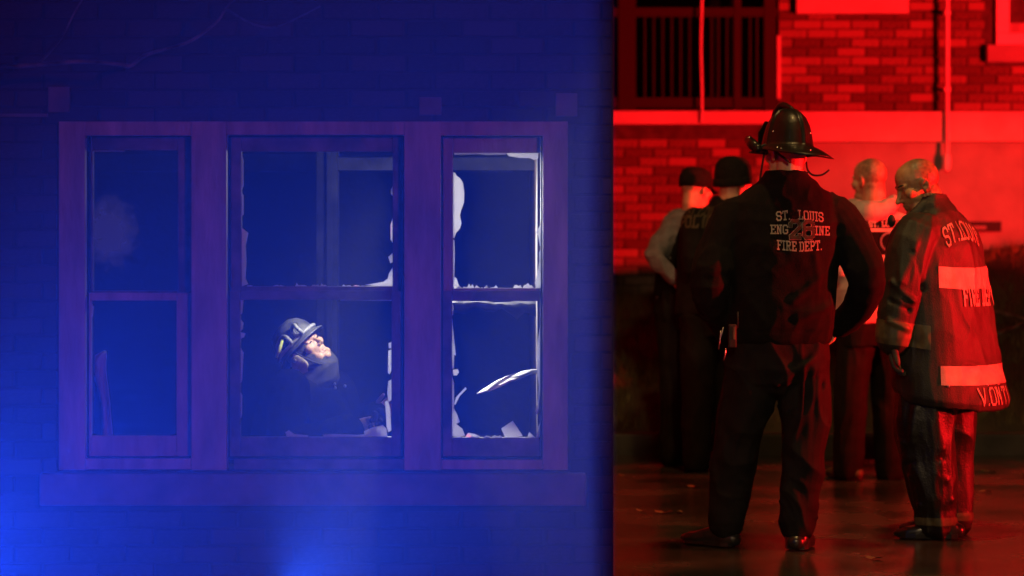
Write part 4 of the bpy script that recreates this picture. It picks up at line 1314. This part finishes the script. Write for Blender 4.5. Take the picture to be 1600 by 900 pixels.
folds3 = [(np.array(f[0]), np.array(f[1]), f[2], f[3]) for f in FL(*[]) ] + folds3
ct = solid('turnout_coat', a, m_coat, .006, 3, cloth(.017, 5.5, (1, 1, .55), [(f[0], f[1], f[2] * .9, f[3] * 1.5) for f in folds3], 5.3))
cb = bvh_of(ct)
cc = ct.copy()
cto = link('turnout_coat', ct, m_coat, p3, True)
def band3(nm, px, py, hgt, slope, mat, extra=()):
    n_ = (Vector((0, 0, 1)) - fw3 * slope).normalized()
    c_ = J(px, py)
    return shell(nm, cc, [(c_ + n_ * hgt / 2, n_), (c_ - n_ * hgt / 2, -n_)] + list(extra), .003, mat, cto)
noarm = [(J(1460, 480, -.18), Vector((-1, -.12, 0)))]
band3('chest_stripe', 1470, 424, .092, .17, m_stripe, noarm)
band3('hem_stripe', 1480, 579, .085, .06, m_stripe, noarm)
# sleeve stripe, cuff
sl = Acc()
dS = (wrL - elL).normalized()
shell('cuff', cc, [(wrL - dS * .075, -dS), (wrL + dS * .03, dS), (J(1440, 520), Vector((1, .0, 0)))], .004, m_cuff, cto)
cS = elL + dS * -.03
Lp = lambda px, py: at(px, py, Y3)
rt3 = Vector((math.cos(yaw3), math.sin(yaw3), 0))
def back_pt(z_py, u):
    c_ = J(1464, z_py); return c_ + rt3 * u
lettering('lettering', 'ST.LOUIS', cb, back_pt(360, -.01), rt3, (0, 0, 1), bk3, .075, m_stripe, cto, th=.8, arc=-2.2, squeeze=.55, sans=True)
lettering('lettering', 'FIRE DEPT', cb, back_pt(462, .055), rt3, (0, 0, 1), bk3, .075, m_stripe, cto, th=1.2, squeeze=.52, sans=True)
lettering('lettering', 'V.ONTI', cb, J(1484, 616) + rt3 * .03 + bk3 * .0, rt3, (0, 0, 1), bk3, .072, m_stripe, cto, th=.75, squeeze=.82, sans=True)
for u_ in (-.24, -.02, .08):
    h_ = cb.ray_cast(J(1482, 598) + rt3 * u_ + bk3 * .6 + Vector((0, 0, -.0)), -bk3, 1.2)
    if h_[0] is not None:
        a = Acc().ball(h_[0], .007, None, 8, 6); link('snap_button', a.mesh('snap_button'), m_metal, cto, True)
# collar flap
a = Acc().tube([J(1410, 352, -.10), J(1428, 340, -.10), J(1448, 322, -.08), J(1466, 312, -.02), J(1478, 318, .05), J(1470, 330, .1)], [.016, .022, .026, .026, .024, .02], n=10, sub=4, up=(0, 0, 1), asp=1.5)
solid('collar', a, m_coat, .006, 3, None, p3)
a = Acc().ball(J(1393, 345, -.19), (.018, .022, .028), None, 12, 8)
link('coat_clip', a.mesh('coat_clip'), m_strap, cto, True)
# glove over the left hand
a = Acc(); hand(a, wrL + Vector((0, 0, -.005)), (-.10, -.05, -1), (.3, -.1, 0), 1, 26, 1.08, .004)
solid('glove', a, m_glove, .0045, 2, None, p3)
# bunker trousers
a = Acc()
a.rings([(J(1470, 560), .19, .15), (J(1468, 600), .21, .165), (J(1467, 632), .20, .155)], yaw3)
a.tube([hipL, J(1444, 655, -.10), knL, J(1456, 755, -.09), J(1461, 795, -.08), J(1462, 818, -.08)], [.148, .142, .128, .110, .094, .092], n=20, sub=3)
a.tube([hipR, J(1486, 655, .11), knR, J(1490, 755, .12), J(1492, 800, .12), J(1492, 815, .12)], [.135, .120, .105, .085, .075, .075], n=20, sub=3)
folds3b = FL((1405, 690, -.16, 1470, 700, -.2, .016, .012), (1410, 725, -.16, 1470, 715, -.2, .014, -.010), (1420, 745, -.15, 1475, 750, -.18, .014, .010), (1430, 640, -.22, 1425, 690, -.2, .02, .012), (1455, 630, -.22, 1470, 690, -.2, .02, .012), (1430, 790, -.15, 1490, 780, -.16, .012, .008))
tr = solid('bunker_trousers', a, m_bunker, .006, 3, cloth(.016, 6.0, (1, 1, .7), folds3b, 2.2))
tc_ = tr.copy()
tro = link('bunker_trousers', tr, m_bunker, p3, True)
shell('leg_band', tc_, [(J(1462, 803), Vector((0, 0, 1))), (J(1462, 815.5), Vector((0, 0, -1)))], .004, m_cuff, tro)
for hl, to in (((1490, -.09), (1404, -.05)), ((1502, .12), (1424, .18))):
    h_ = Vector((J(hl[0], 845).x, Y3 + hl[1], .004)); t_ = Vector((J(to[0], 845).x, Y3 + to[1], .004))
    a = Acc(); boot(a, h_, t_, w=.056, ankle=h_ + (t_ - h_) * .26 + Vector((0, 0, .14)), ar=.068)
    b_ = solid('boot', a, m_boot, .006, 3, None, p3)
    sole('boot_sole', h_, t_, .058, b_)

# ================================================================== officer in grey shirt and cap
Y4 = 15.85
J = lambda px, py, dy=0.0: at(px, py, Y4 + dy)
p4 = root('person', (J(1055, 728).x, Y4, 0), 'officer in cap, grey long-sleeved shirt and dark vest, hand on hip', 'person')
hd = J(1088, 298, 0)
Mh4 = frame((.72, .66, -.12), (.05, .05, 1))
shL, elL, wrL = J(1061, 348, -.02), J(1024, 402, -.14), J(1058, 441, -.19)
shR, elR, wrR = J(1112, 348, .18), J(1125, 400, .28), J(1115, 440, .35)
yaw4 = R(-38)
a = Acc()
head(a, hd, Mh4, 1.0, J(1082, 335), .056)
torso_body(a, J(1072, 480), J(1082, 380), J(1082, 332), yaw4, .14)
limb_body(a, shL, elL, wrL); limb_body(a, shR, elR, wrR)
hand(a, wrL, (.75, .15, -.6), (.1, .9, .1), 1, 25); hand(a, wrR, (0, .5, -.7), (0, 1, 0), 1, 30)
leg_body(a, J(1056, 490), J(1054, 600), J(1050, 705)); leg_body(a, J(1088, 490, .1), J(1090, 600, .1), J(1088, 705, .1))
solid('body', a, m_skin, .006, 2, face_sculpt(hd, Mh4), p4)
a = Acc()
a.rings([(J(1070, 470), .185, .13), (J(1074, 430), .185, .135), (J(1080, 385), .205, .14), (J(1082, 355), .19, .12), (J(1082, 340), .12, .09), (J(1082, 330), .068, .066)], yaw4)
a.tube([J(1070, 350), shL, J(1042, 372, -.06), elL, J(1040, 422, -.17), J(1053, 436, -.185)], [.075, .078, .072, .064, .052, .044], n=16, sub=3)
a.tube([J(1100, 350, .1), shR, elR, wrR], [.075, .075, .062, .045], n=16, sub=3)
solid('shirt', a, m_grey, .008, 3, cloth(.020, 9, (1, 1, 1), (), 8.8), p4)
a = Acc()
a.rings([(J(1071, 462), .197, .142), (J(1074, 430), .197, .148), (J(1080, 385), .212, .152), (J(1082, 356), .170, .132), (J(1082, 344), .120, .10), (J(1082, 336), .075, .072)], yaw4)
solid('vest', a, m_blackcloth, .008, 4, cloth(.006, 8, (1, 1, 1), (), 1), p4)
a = Acc()
a.rings([(J(1071, 452), .185, .135), (J(1070, 490), .190, .140), (J(1070, 515), .175, .125)], yaw4)
a.tube([J(1056, 490), J(1054, 600), J(1050, 712)], [.115, .092, .078], n=16, sub=4)
a.tube([J(1088, 490, .1), J(1090, 600, .1), J(1088, 712, .1)], [.115, .09, .075], n=16, sub=4)
a.box(J(1036, 500, -.10), J(1050, 455, .0))
solid('trousers', a, m_navy, .008, 4, cloth(.012, 7, (1, 1, .5), (), 4.4), p4)
for x_, dy in ((1047, 0), (1086, .1)):
    h_ = Vector((J(x_, 728).x, Y4 + dy, .004)); t_ = h_ + Vector((.13, .24, 0))
    a = Acc(); boot(a, h_, t_, w=.046, ar=.05); b_ = solid('boot', a, m_boot, .008, 2, None, p4)
def cap(c, Mh, parent, peak=True, s=1.0):
    a = Acc()
    P = lambda x, y, z: Vector(c) + Mh @ (Vector((x, y, z)) * s)
    rings = []
    for rr, zz in ((.100, -.010), (.104, .02), (.102, .055), (.088, .088), (.055, .108), (.015, .114)):
        rings.append([P(rr * .86 * math.sin(t), rr * 1.06 * math.cos(t) - .012, zz + .025) for t in (2 * math.pi * k / 28 for k in range(28))])
    a.loft(rings)
    o = link('cap', a.mesh('cap'), m_beanie, parent, True)
    if peak:
        a = Acc(); rg = []
        top = []; bot = []
        for k in range(13):
            t = -1.05 + 2.1 * k / 12
            top.append((P(.086 * math.sin(t), .106 * math.cos(t) - .012, .028), P(.092 * math.sin(t), .100 * math.cos(t) + .07 * math.cos(t) ** .6 - .012, .004)))
        V = [q for pr in top for q in pr] + [q - Mh @ Vector((0, 0, .006)) for pr in top for q in pr]
        n = len(top) * 2
        f = []
        for k in range(12):
            b = 2 * k
            f += [(b, b + 1, b + 3, b + 2), (n + b, n + b + 2, n + b + 3, n + b + 1), (b + 1, n + b + 1, n + b + 3, b + 3)]
        a.add(V, f)
        link('cap_peak', a.mesh('cap_peak'), m_beanie, o, True)
    return o
cap(hd, Mh4, p4)

# ================================================================== officer in black jacket and beanie
Y5 = 15.5
J = lambda px, py, dy=0.0: at(px, py, Y5 + dy)
p5 = root('person', (J(1100, 738).x, Y5, 0), 'officer in black knit hat and black lettered jacket, back turned', 'person')
hd = J(1147, 285, 0)
Mh5 = frame((.70, .70, -.05), (.03, 0, 1))
yaw5 = R(-30)
shL, elL, wrL = J(1085, 350, -.04), J(1084, 420, -.08), J(1098, 462, .10)
shR, elR, wrR = J(1170, 350, .1), J(1182, 415, .2), J(1160, 455, .3)
a = Acc()
head(a, hd, Mh5, 1.06, J(1132, 330), .058)
torso_body(a, J(1110, 480), J(1122, 385), J(1128, 330), yaw5, .15)
limb_body(a, shL, elL, wrL); limb_body(a, shR, elR, wrR)
hand(a, wrL, (.5, .6, -.5), (.3, -.6, 0), 1, 25); hand(a, wrR, (-.3, .3, -.5), (0, 1, 0), -1, 30)
leg_body(a, J(1094, 495), J(1090, 610), J(1086, 715)); leg_body(a, J(1134, 495, .08), J(1138, 610, .08), J(1134, 715, .08))
solid('body', a, m_skin, .006, 2, face_sculpt(hd, Mh5, 1.06), p5)
a = Acc()
a.rings([(J(1108, 492), .20, .145), (J(1110, 470), .205, .15), (J(1112, 430), .205, .155), (J(1120, 385), .225, .155), (J(1125, 352), .225, .14), (J(1130, 334), .16, .115), (J(1135, 318), .10, .09), (J(1138, 306), .082, .078)], yaw5)
a.tube([J(1095, 350), shL, elL, wrL], [.082, .085, .072, .052], n=16, sub=4)
a.tube([J(1160, 350, .06), shR, elR, wrR], [.082, .085, .07, .05], n=16, sub=4)
j5 = solid('jacket', a, m_navy, .008, 4, cloth(.010, 7, (1, 1, .6), (), 6.4))
b5 = bvh_of(j5)
j5o = link('jacket', j5, m_navy, p5, True)
rt5 = Vector((math.cos(yaw5), math.sin(yaw5), 0)); bk5 = Vector((math.sin(yaw5), -math.cos(yaw5), 0))
lettering('lettering', 'ST.LOUIS', b5, J(1112, 331) + bk5 * .1, rt5, (0, 0, 1), bk5, .050, m_gold, j5o, th=1.2, squeeze=.55, sans=True)
lettering('lettering', 'POLICE', b5, J(1108, 347) + bk5 * .1, rt5, (0, 0, 1), bk5, .058, m_gold, j5o, th=1.2, squeeze=.72, sans=True)
a = Acc()
a.rings([(J(1110, 470), .185, .135), (J(1112, 500), .19, .14), (J(1113, 525), .175, .12)], yaw5)
a.tube([J(1094, 495), J(1090, 610), J(1088, 722)], [.12, .095, .08], n=16, sub=4)
a.tube([J(1134, 495, .08), J(1138, 610, .08), J(1134, 722, .08)], [.12, .095, .08], n=16, sub=4)
solid('trousers', a, m_navy, .008, 4, cloth(.012, 7, (1, 1, .5), (), 7.7), p5)
for x_, dy in ((1082, 0), (1132, .08)):
    h_ = Vector((J(x_, 738).x, Y5 + dy, .004)); t_ = h_ + Vector((.10, .25, 0))
    a = Acc(); boot(a, h_, t_, w=.048, ar=.052); solid('boot', a, m_boot, .008, 2, None, p5)
a = Acc()
P = lambda x, y, z: hd + Mh5 @ (Vector((x, y, z)) * 1.06)
rings = []
for rr, zz in ((.098, -.022), (.106, .0), (.108, .04), (.102, .08), (.080, .112), (.045, .128), (.012, .132)):
    rings.append([P(rr * .88 * math.sin(t), rr * 1.06 * math.cos(t) - .012, zz + .012 + .018 * math.cos(t) * (zz < .03)) for t in (2 * math.pi * k / 28 for k in range(28))])
a.loft(rings)
kn = link('knit_hat', a.mesh('knit_hat'), m_beanie, p5, True)
rings = []
for rr, zz in ((.100, -.028), (.112, -.026), (.114, .012), (.106, .018)):
    rings.append([P(rr * .88 * math.sin(t), rr * 1.05 * math.cos(t) - .012, zz + .012 + .018 * math.cos(t)) for t in (2 * math.pi * k / 28 for k in range(28))])
link('hat_cuff', Acc().loft(rings).mesh('hat_cuff'), m_beanie, kn, True)

# ================================================================== bald man in pale hooded sweatshirt
Y6 = 15.0
J = lambda px, py, dy=0.0: at(px, py, Y6 + dy)
p6 = root('person', (J(1358, 750).x, Y6, 0), 'bald man in pale hooded sweatshirt with dark back print, facing away', 'person')
hd = J(1358, 283, 0)
Mh6 = frame((-.66, .74, -.05), (-.02, 0, 1))
yaw6 = R(18)
shL, elL, wrL = J(1318, 358, -.02), J(1316, 420, -.08), J(1322, 452, .12)
shR, elR, wrR = J(1408, 358, .06), J(1418, 425, .10), J(1400, 475, .22)
a = Acc()
head(a, hd, Mh6, 1.03, J(1362, 330), .062)
torso_body(a, J(1360, 500), J(1362, 390), J(1362, 328), yaw6, .15)
limb_body(a, shL, elL, wrL); limb_body(a, shR, elR, wrR)
hand(a, wrL, (.25, .6, -.5), (.3, .5, 0), 1, 25); hand(a, wrR, (-.6, .2, -.2), (0, -1, 0), -1, 30)
leg_body(a, J(1340, 510), J(1330, 620), J(1325, 728)); leg_body(a, J(1382, 510, .05), J(1388, 620, .06), J(1390, 728, .06))
b6_ = solid('body', a, m_skin, .005, 2, face_sculpt(hd, Mh6, 1.03), None)
hair_attr(b6_, hd, Mh6, .5, .25)
link('body', b6_, m_skin_crop2, p6, True)
a = Acc()
a.rings([(J(1360, 505), .190, .14), (J(1360, 490), .200, .15), (J(1360, 440), .20, .155), (J(1362, 390), .215, .155), (J(1363, 358), .215, .14), (J(1363, 338), .15, .12), (J(1364, 322), .105, .10), (J(1364, 314), .088, .09)], yaw6)
a.tube([J(1330, 355), shL, elL, J(1320, 440, .05)], [.078, .08, .07, .055], n=16, sub=4)
a.tube([J(1395, 355, .04), shR, elR, wrR], [.078, .08, .068, .05], n=16, sub=4)
j6 = solid('hoodie', a, m_hood, .008, 4, cloth(.010, 7, (1, 1, .6), (), 2.9))
b6 = bvh_of(j6); c6 = j6.copy()
j6o = link('hoodie', j6, m_hood, p6, True)
# hood lying on the shoulders
a = Acc()
a.tube([J(1332, 318, .10), J(1334, 322, -.02), J(1350, 328, -.11), J(1370, 330, -.12), J(1390, 322, -.05), J(1396, 314, .08)], [.030, .040, .050, .052, .044, .03], n=12, sub=4)
a.ball(J(1362, 336, -.11), (.075, .045, .045), Matrix.Rotation(yaw6, 3, 'Z'))
solid('hood', a, m_hood, .008, 4, cloth(.012, 9, (1, 1, .8), (), 2.1), j6o)
rt6 = Vector((math.cos(yaw6), math.sin(yaw6), 0)); bk6 = Vector((math.sin(yaw6), -math.cos(yaw6), 0))
z_ = Vector((0, 0, 1))
shell('print_band', c6, [(J(1364, 344), z_), (J(1364, 357), -z_), (J(1364, 350) + rt6 * .125, rt6), (J(1364, 350) - rt6 * .125, -rt6), (J(1364, 350), -bk6)], .003, m_blackcloth, j6o)
lettering('lettering', 'ST.', b6, J(1366, 350.5) + bk6 * .1 - rt6 * .068, rt6, z_, bk6, .028, m_hood, j6o, th=1.0, squeeze=.95, off=.009)
lettering('lettering', 'LOUIS', b6, J(1366, 350.5) + bk6 * .1 + rt6 * .034, rt6, z_, bk6, .028, m_hood, j6o, th=1.0, squeeze=.95, off=.009)
shell('print_panel', c6, [(J(1364, 362), z_), (J(1364, 398), -z_), (J(1364, 350) + rt6 * .12, rt6), (J(1364, 350) - rt6 * .12, -rt6), (J(1364, 350), -bk6)], .003, m_blackcloth, j6o)
GLY['o'] = (6, [[(3 + 3 * math.cos(t * math.pi / 8), 3 + 3 * math.sin(t * math.pi / 8)) for t in range(17)]])
lettering('round_emblem', 'o', b6, J(1371, 378) + bk6 * .1, rt6, z_, bk6, .10, m_grey, j6o, th=.6, off=.009)
a = Acc()
a.rings([(J(1360, 482), .18, .135), (J(1360, 515), .19, .14), (J(1360, 540), .175, .12)], yaw6)
a.tube([J(1340, 510), J(1330, 620), J(1325, 735)], [.115, .092, .082], n=16, sub=4)
a.tube([J(1382, 510, .05), J(1388, 620, .06), J(1390, 735, .06)], [.115, .092, .082], n=16, sub=4)
solid('trousers', a, m_navy, .008, 4, cloth(.012, 7, (1, 1, .5), (), 5.1), p6)
for x_, x2, dy in ((1338, 1305, .0), (1394, 1392, .06)):
    h_ = Vector((J(x_, 750).x, Y6 + dy - .04, .004)); t_ = Vector((J(x2, 750).x, Y6 + dy + .22, .004))
    a = Acc(); boot(a, h_, t_, w=.05, h=.09, ar=.045); b_ = solid('shoe', a, m_tanshoe, .007, 2, None, p6)
    sole('shoe_sole', h_, t_, .05, b_)

# ================================================================== firefighter crouching in the burnt room
Y1 = 12.15
J = lambda px, py, dy=0.0: at(px, py, Y1 + dy)
p1 = root('person', (J(500, 700).x, Y1 + .15, RZ), 'crouching firefighter inside the burnt room looking up, helmet goggles and tan hood', 'person')
hd = J(479, 546, 0)
SC = .90
Mh1 = frame((.53, -.60, .60), (-.66, .06, .68))
a = Acc()
shL, elL, wrL = J(450, 612, -.16), J(455, 690, -.24), J(545, 672, -.26)
shR, elR, wrR = J(520, 610, .16), J(560, 690, .20), J(590, 650, -.05)
head(a, hd, Mh1, SC, J(470, 615, .06), .056)
torso_body(a, J(450, 770, .25), J(475, 660, .08), J(473, 606, .05), R(-40), .14)
limb_body(a, shL, elL, wrL); limb_body(a, shR, elR, wrR)
hand(a, wrL, (.8, .0, .2), (0, -1, 0), 1, 35, .95); hand(a, wrR, (.6, -.2, .5), (0, -1, 0), -1, 35, .95)
kL, kR = J(540, 745, -.10), J(570, 760, .20)
fL = Vector((J(500, 800).x, Y1 + .0, RZ + .06)); fR = Vector((J(520, 800).x, Y1 + .30, RZ + .06))
leg_body(a, J(440, 780, .2), kL, fL); leg_body(a, J(450, 780, .32), kR, fR)
b1 = solid('body', a, m_skin, .0032, 3, face_sculpt(hd, Mh1, SC), None)
link('body', b1, m_skin, p1, True)
P1 = lambda x, y, z: hd + Mh1 @ (Vector((x, y, z)) * SC)
for sx in (-1, 1):
    a = Acc().ball(P1(.032 * sx, .0845, .0035), (.0085, .0035, .0035), Mh1, 10, 8)
    link('eye', a.mesh('eye'), m_dark, p1, True)
    a = Acc().tube([P1(.016 * sx, .096, .026), P1(.034 * sx, .089, .031), P1(.050 * sx, .071, .026)], [.003, .004, .0025], n=6, sub=2)
    link('eyebrow', a.mesh('eyebrow'), m_dark, p1, True)
# knit hood round the face: thick shell of skull, cheeks and throat, open at the face
a = Acc()
for c_, r_ in (((0, -.020, .035), (.088, .104, .092)), ((0, -.006, -.045), (.084, .074, .080)), ((0, -.010, -.100), (.066, .070, .036))):
    a.ball(P1(*c_), [q * SC for q in r_], Mh1, 20, 14)
a.tube([P1(0, -.02, -.07), P1(0, -.035, -.13), J(470, 622, .06)], [.080, .090, .115], n=20, sub=3)
solid('knit_hood', a, m_hoodk, .006, 3, cloth(.006, 14, (1, 1, 1), (), 3.3), p1)
# tan ear flap hanging from the helmet
a = Acc()
a.ball(P1(.083, -.030, -.035), (.016 * SC, .050 * SC, .055 * SC), Mh1, 16, 12)
a.ball(P1(.076, -.050, -.085), (.018 * SC, .045 * SC, .042 * SC), Mh1, 16, 12)
solid('ear_flap', a, m_nomex, .005, 3, cloth(.006, 16, (1, 1, 1), (), 3.9), p1)
# helmet
V, Fc = [], []
rings = []
n = 40
for rr, zz in ((.012, .142), (.05, .136), (.085, .112), (.106, .075), (.114, .035), (.116, .012), (.135, .002), (.146, -.006), (.146, -.012), (.118, -.004)):
    ring = []
    for i in range(n):
        t = 2 * math.pi * i / n
        bk = max(0, -math.cos(t)); ex = 1.0 + (.10 * bk if rr > .12 else 0)
        ring.append(P1(rr * .93 * math.sin(t), rr * 1.10 * math.cos(t) * ex - .016, zz + .038 - (.020 * bk if rr > .12 else 0)))
    rings.append(ring)
h1 = link('helmet', Acc().loft(rings).mesh('helmet'), m_greyhelm, p1, True)
# goggles strapped on the helmet's side
gc = P1(.098, .035, .098)
def ringtube(cx, ry, rz, r, mat, nm):
    pts = []
    for k in range(25):
        t = 2 * math.pi * k / 24
        pts.append(P1(cx[0] + .010 * math.cos(t * 2), cx[1] + ry * math.cos(t), cx[2] + rz * math.sin(t)))
    return link(nm, Acc().tube(pts, r, n=8, ends=False).mesh(nm), mat, h1, True)
ringtube((.100, .010, .088), .052, .034, .009, m_gogglerim, 'goggle_rim')
ringtube((.070, .105, .090), .022, .030, .009, m_gogglerim, 'goggle_rim')
a = Acc().ball(P1(.096, .010, .088), (.010, .046, .030), Mh1, 14, 10)
link('goggle_lens', a.mesh('goggle_lens'), m_glass_dark, h1, True)
a = Acc()
pts = [P1(.121 * math.sin(t) * .95, .121 * 1.10 * math.cos(t) - .016, .062) for t in (2 * math.pi * k / 32 for k in range(33))]
a.tube(pts, .008, n=8, ends=False)
link('goggle_strap', a.mesh('goggle_strap'), m_gogglerim, h1, True)
a = Acc().tube([J(441, 533, -.10), J(437, 545, -.11), J(432.5, 557, -.10)], [.006, .008, .006], n=8, asp=1.0)
link('reflector_strip', a.mesh('reflector_strip'), m_yellow, h1, True)
a = Acc().ball(P1(.102, -.02, -.004), (.008, .010, .010), Mh1, 10, 8)
link('strap_snap', a.mesh('strap_snap'), m_metal, h1, True)
a = Acc().tube([P1(.098, .02, .02), P1(.086, .040, -.06), P1(.050, .055, -.122), P1(0, .06, -.128)], .004, n=8, sub=3)
link('chin_strap', a.mesh('chin_strap'), m_strap, h1, True)
# coat and trousers
a = Acc()
a.rings([(J(450, 790, .26), .19, .17), (J(460, 720, .18), .22, .18), (J(474, 650, .08), .24, .18), (J(474, 622, .05), .20, .15), (J(473, 604, .04), .13, .12), (J(472, 592, .03), .10, .10)], R(-40))
a.tube([shL, elL, wrL], [.10, .088, .070], n=16, sub=4); a.tube([shR, elR, wrR], [.10, .088, .070], n=16, sub=4)
solid('turnout_coat', a, m_soot, .008, 4, cloth(.014, 6, (1, 1, .7), (), 8.1), p1)
a = Acc()
a.rings([(J(448, 770, .26), .18, .16), (J(446, 800, .26), .18, .16)], R(-40))
a.tube([J(440, 780, .2), kL, fL + Vector((0, 0, .06))], [.125, .105, .08], n=16, sub=4); a.tube([J(450, 780, .32), kR, fR + Vector((0, 0, .06))], [.125, .105, .08], n=16, sub=4)
solid('bunker_trousers', a, m_soot, .01, 3, cloth(.012, 6, (1, 1, .7), (), 1.1), p1)
for f_ in (fL, fR):
    h_ = Vector((f_.x - .06, f_.y, RZ + .003)); a = Acc(); boot(a, h_, h_ + Vector((.27, -.05, 0)), w=.052, ar=.06); solid('boot', a, m_boot, .009, 2, None, p1)
a = Acc()
for px_, py_ in ((523, 600), (524, 606), (539, 603)):
    a = Acc().ball(J(px_, py_, -.30), .007, None, 8, 6)
    link('coat_buckle', a.mesh('coat_buckle'), m_metal, p1, True)

# ------------------------------------------------------------------ unseen cars added beyond the right edge to block red light
m_carp = M('dark_car_paint', (0.02, 0.02, 0.024), 0.25, coat=0.6)
def make_car(CX, CY, label, bar=False):
    car = root('blocker_car', (CX, CY, 0), label, 'car')
    cs = [(-2.25, .30, .62, .60), (-2.15, .25, .78, .78), (-1.55, .22, .86, .84), (-.95, .22, .92, .86), (0, .22, .95, .87), (1.0, .22, .93, .86), (1.7, .22, .92, .84), (2.15, .26, .84, .78), (2.25, .34, .70, .62)]
    rings = []
    for x, z0, z1, hw in cs:
        r = []
        for k in range(24):
            t = 2 * math.pi * k / 24
            ca, sa = math.cos(t), math.sin(t)
            r.append(Vector((CX + x, CY + hw * math.copysign(abs(ca) ** .5, ca), (z0 + z1) / 2 + (z1 - z0) / 2 * math.copysign(abs(sa) ** .45, sa))))
        rings.append(r)
    link('body', Acc().loft(rings).mesh('body'), m_carp, car, True)
    rings = []
    for x, z1, hw in ((-1.35, .90, .66), (-.60, 1.34, .60), (-.3, 1.40, .58), (.7, 1.40, .58), (1.1, 1.34, .59), (1.85, .92, .66)):
        r = []
        for k in range(20):
            t = 2 * math.pi * k / 20
            ca, sa = math.cos(t), math.sin(t)
            r.append(Vector((CX + x, CY + hw * math.copysign(abs(ca) ** .5, ca), .80 + (z1 - .80) / 2 + (z1 - .80) / 2 * math.copysign(abs(sa) ** .45, sa))))
        rings.append(r)
    cab = link('cabin', Acc().loft(rings).mesh('cabin'), m_glass_dark, car, True)
    boxobj('roof', (CX - .58, CY - .53, 1.392), (CX + .88, CY + .53, 1.425), m_carp, cab, .012)
    for x in (-1.4, 1.4):
        for y in (-.80, .80):
            rr = []
            for w_, q_ in ((-.10, .27), (-.09, .315), (.09, .315), (.10, .27)):
                rr.append([Vector((CX + x + q_ * math.cos(t), CY + y + w_, .32 + q_ * math.sin(t))) for t in (2 * math.pi * k / 28 for k in range(28))])
            wv = link('wheel', Acc().loft(rr).mesh('wheel'), m_boot, car, True)
            rr = [[Vector((CX + x + q_ * math.cos(t), CY + y + w_, .32 + q_ * math.sin(t))) for t in (2 * math.pi * k / 20 for k in range(20))] for w_, q_ in ((-.104, .18), (.104, .18))]
            link('rim', Acc().loft(rr).mesh('rim'), m_metal, wv, True)
    for y in (-.55, .55):
        link('headlight', Acc().ball((CX - 2.2, CY + y, .62), (.05, .14, .06), None, 12, 8).mesh('headlight'), m_glass_dark, car, True)
    
    if bar:
        lb = boxobj('light_bar', (CX + .02, CY - .50, 1.427), (CX + .22, CY + .50, 1.455), m_strap, cab, .006)
    return car
make_car(5.4, 15.65, 'unseen dark saloon car added along the kerb to shade the lawn').scale = (1, 1, .92)  # added out of view, its shadow darkens the lawn
make_car(9.48, 10.78, 'unseen dark police car added under the red lamp to shade the road', True)  # added out of view, its roof cuts red light off the road
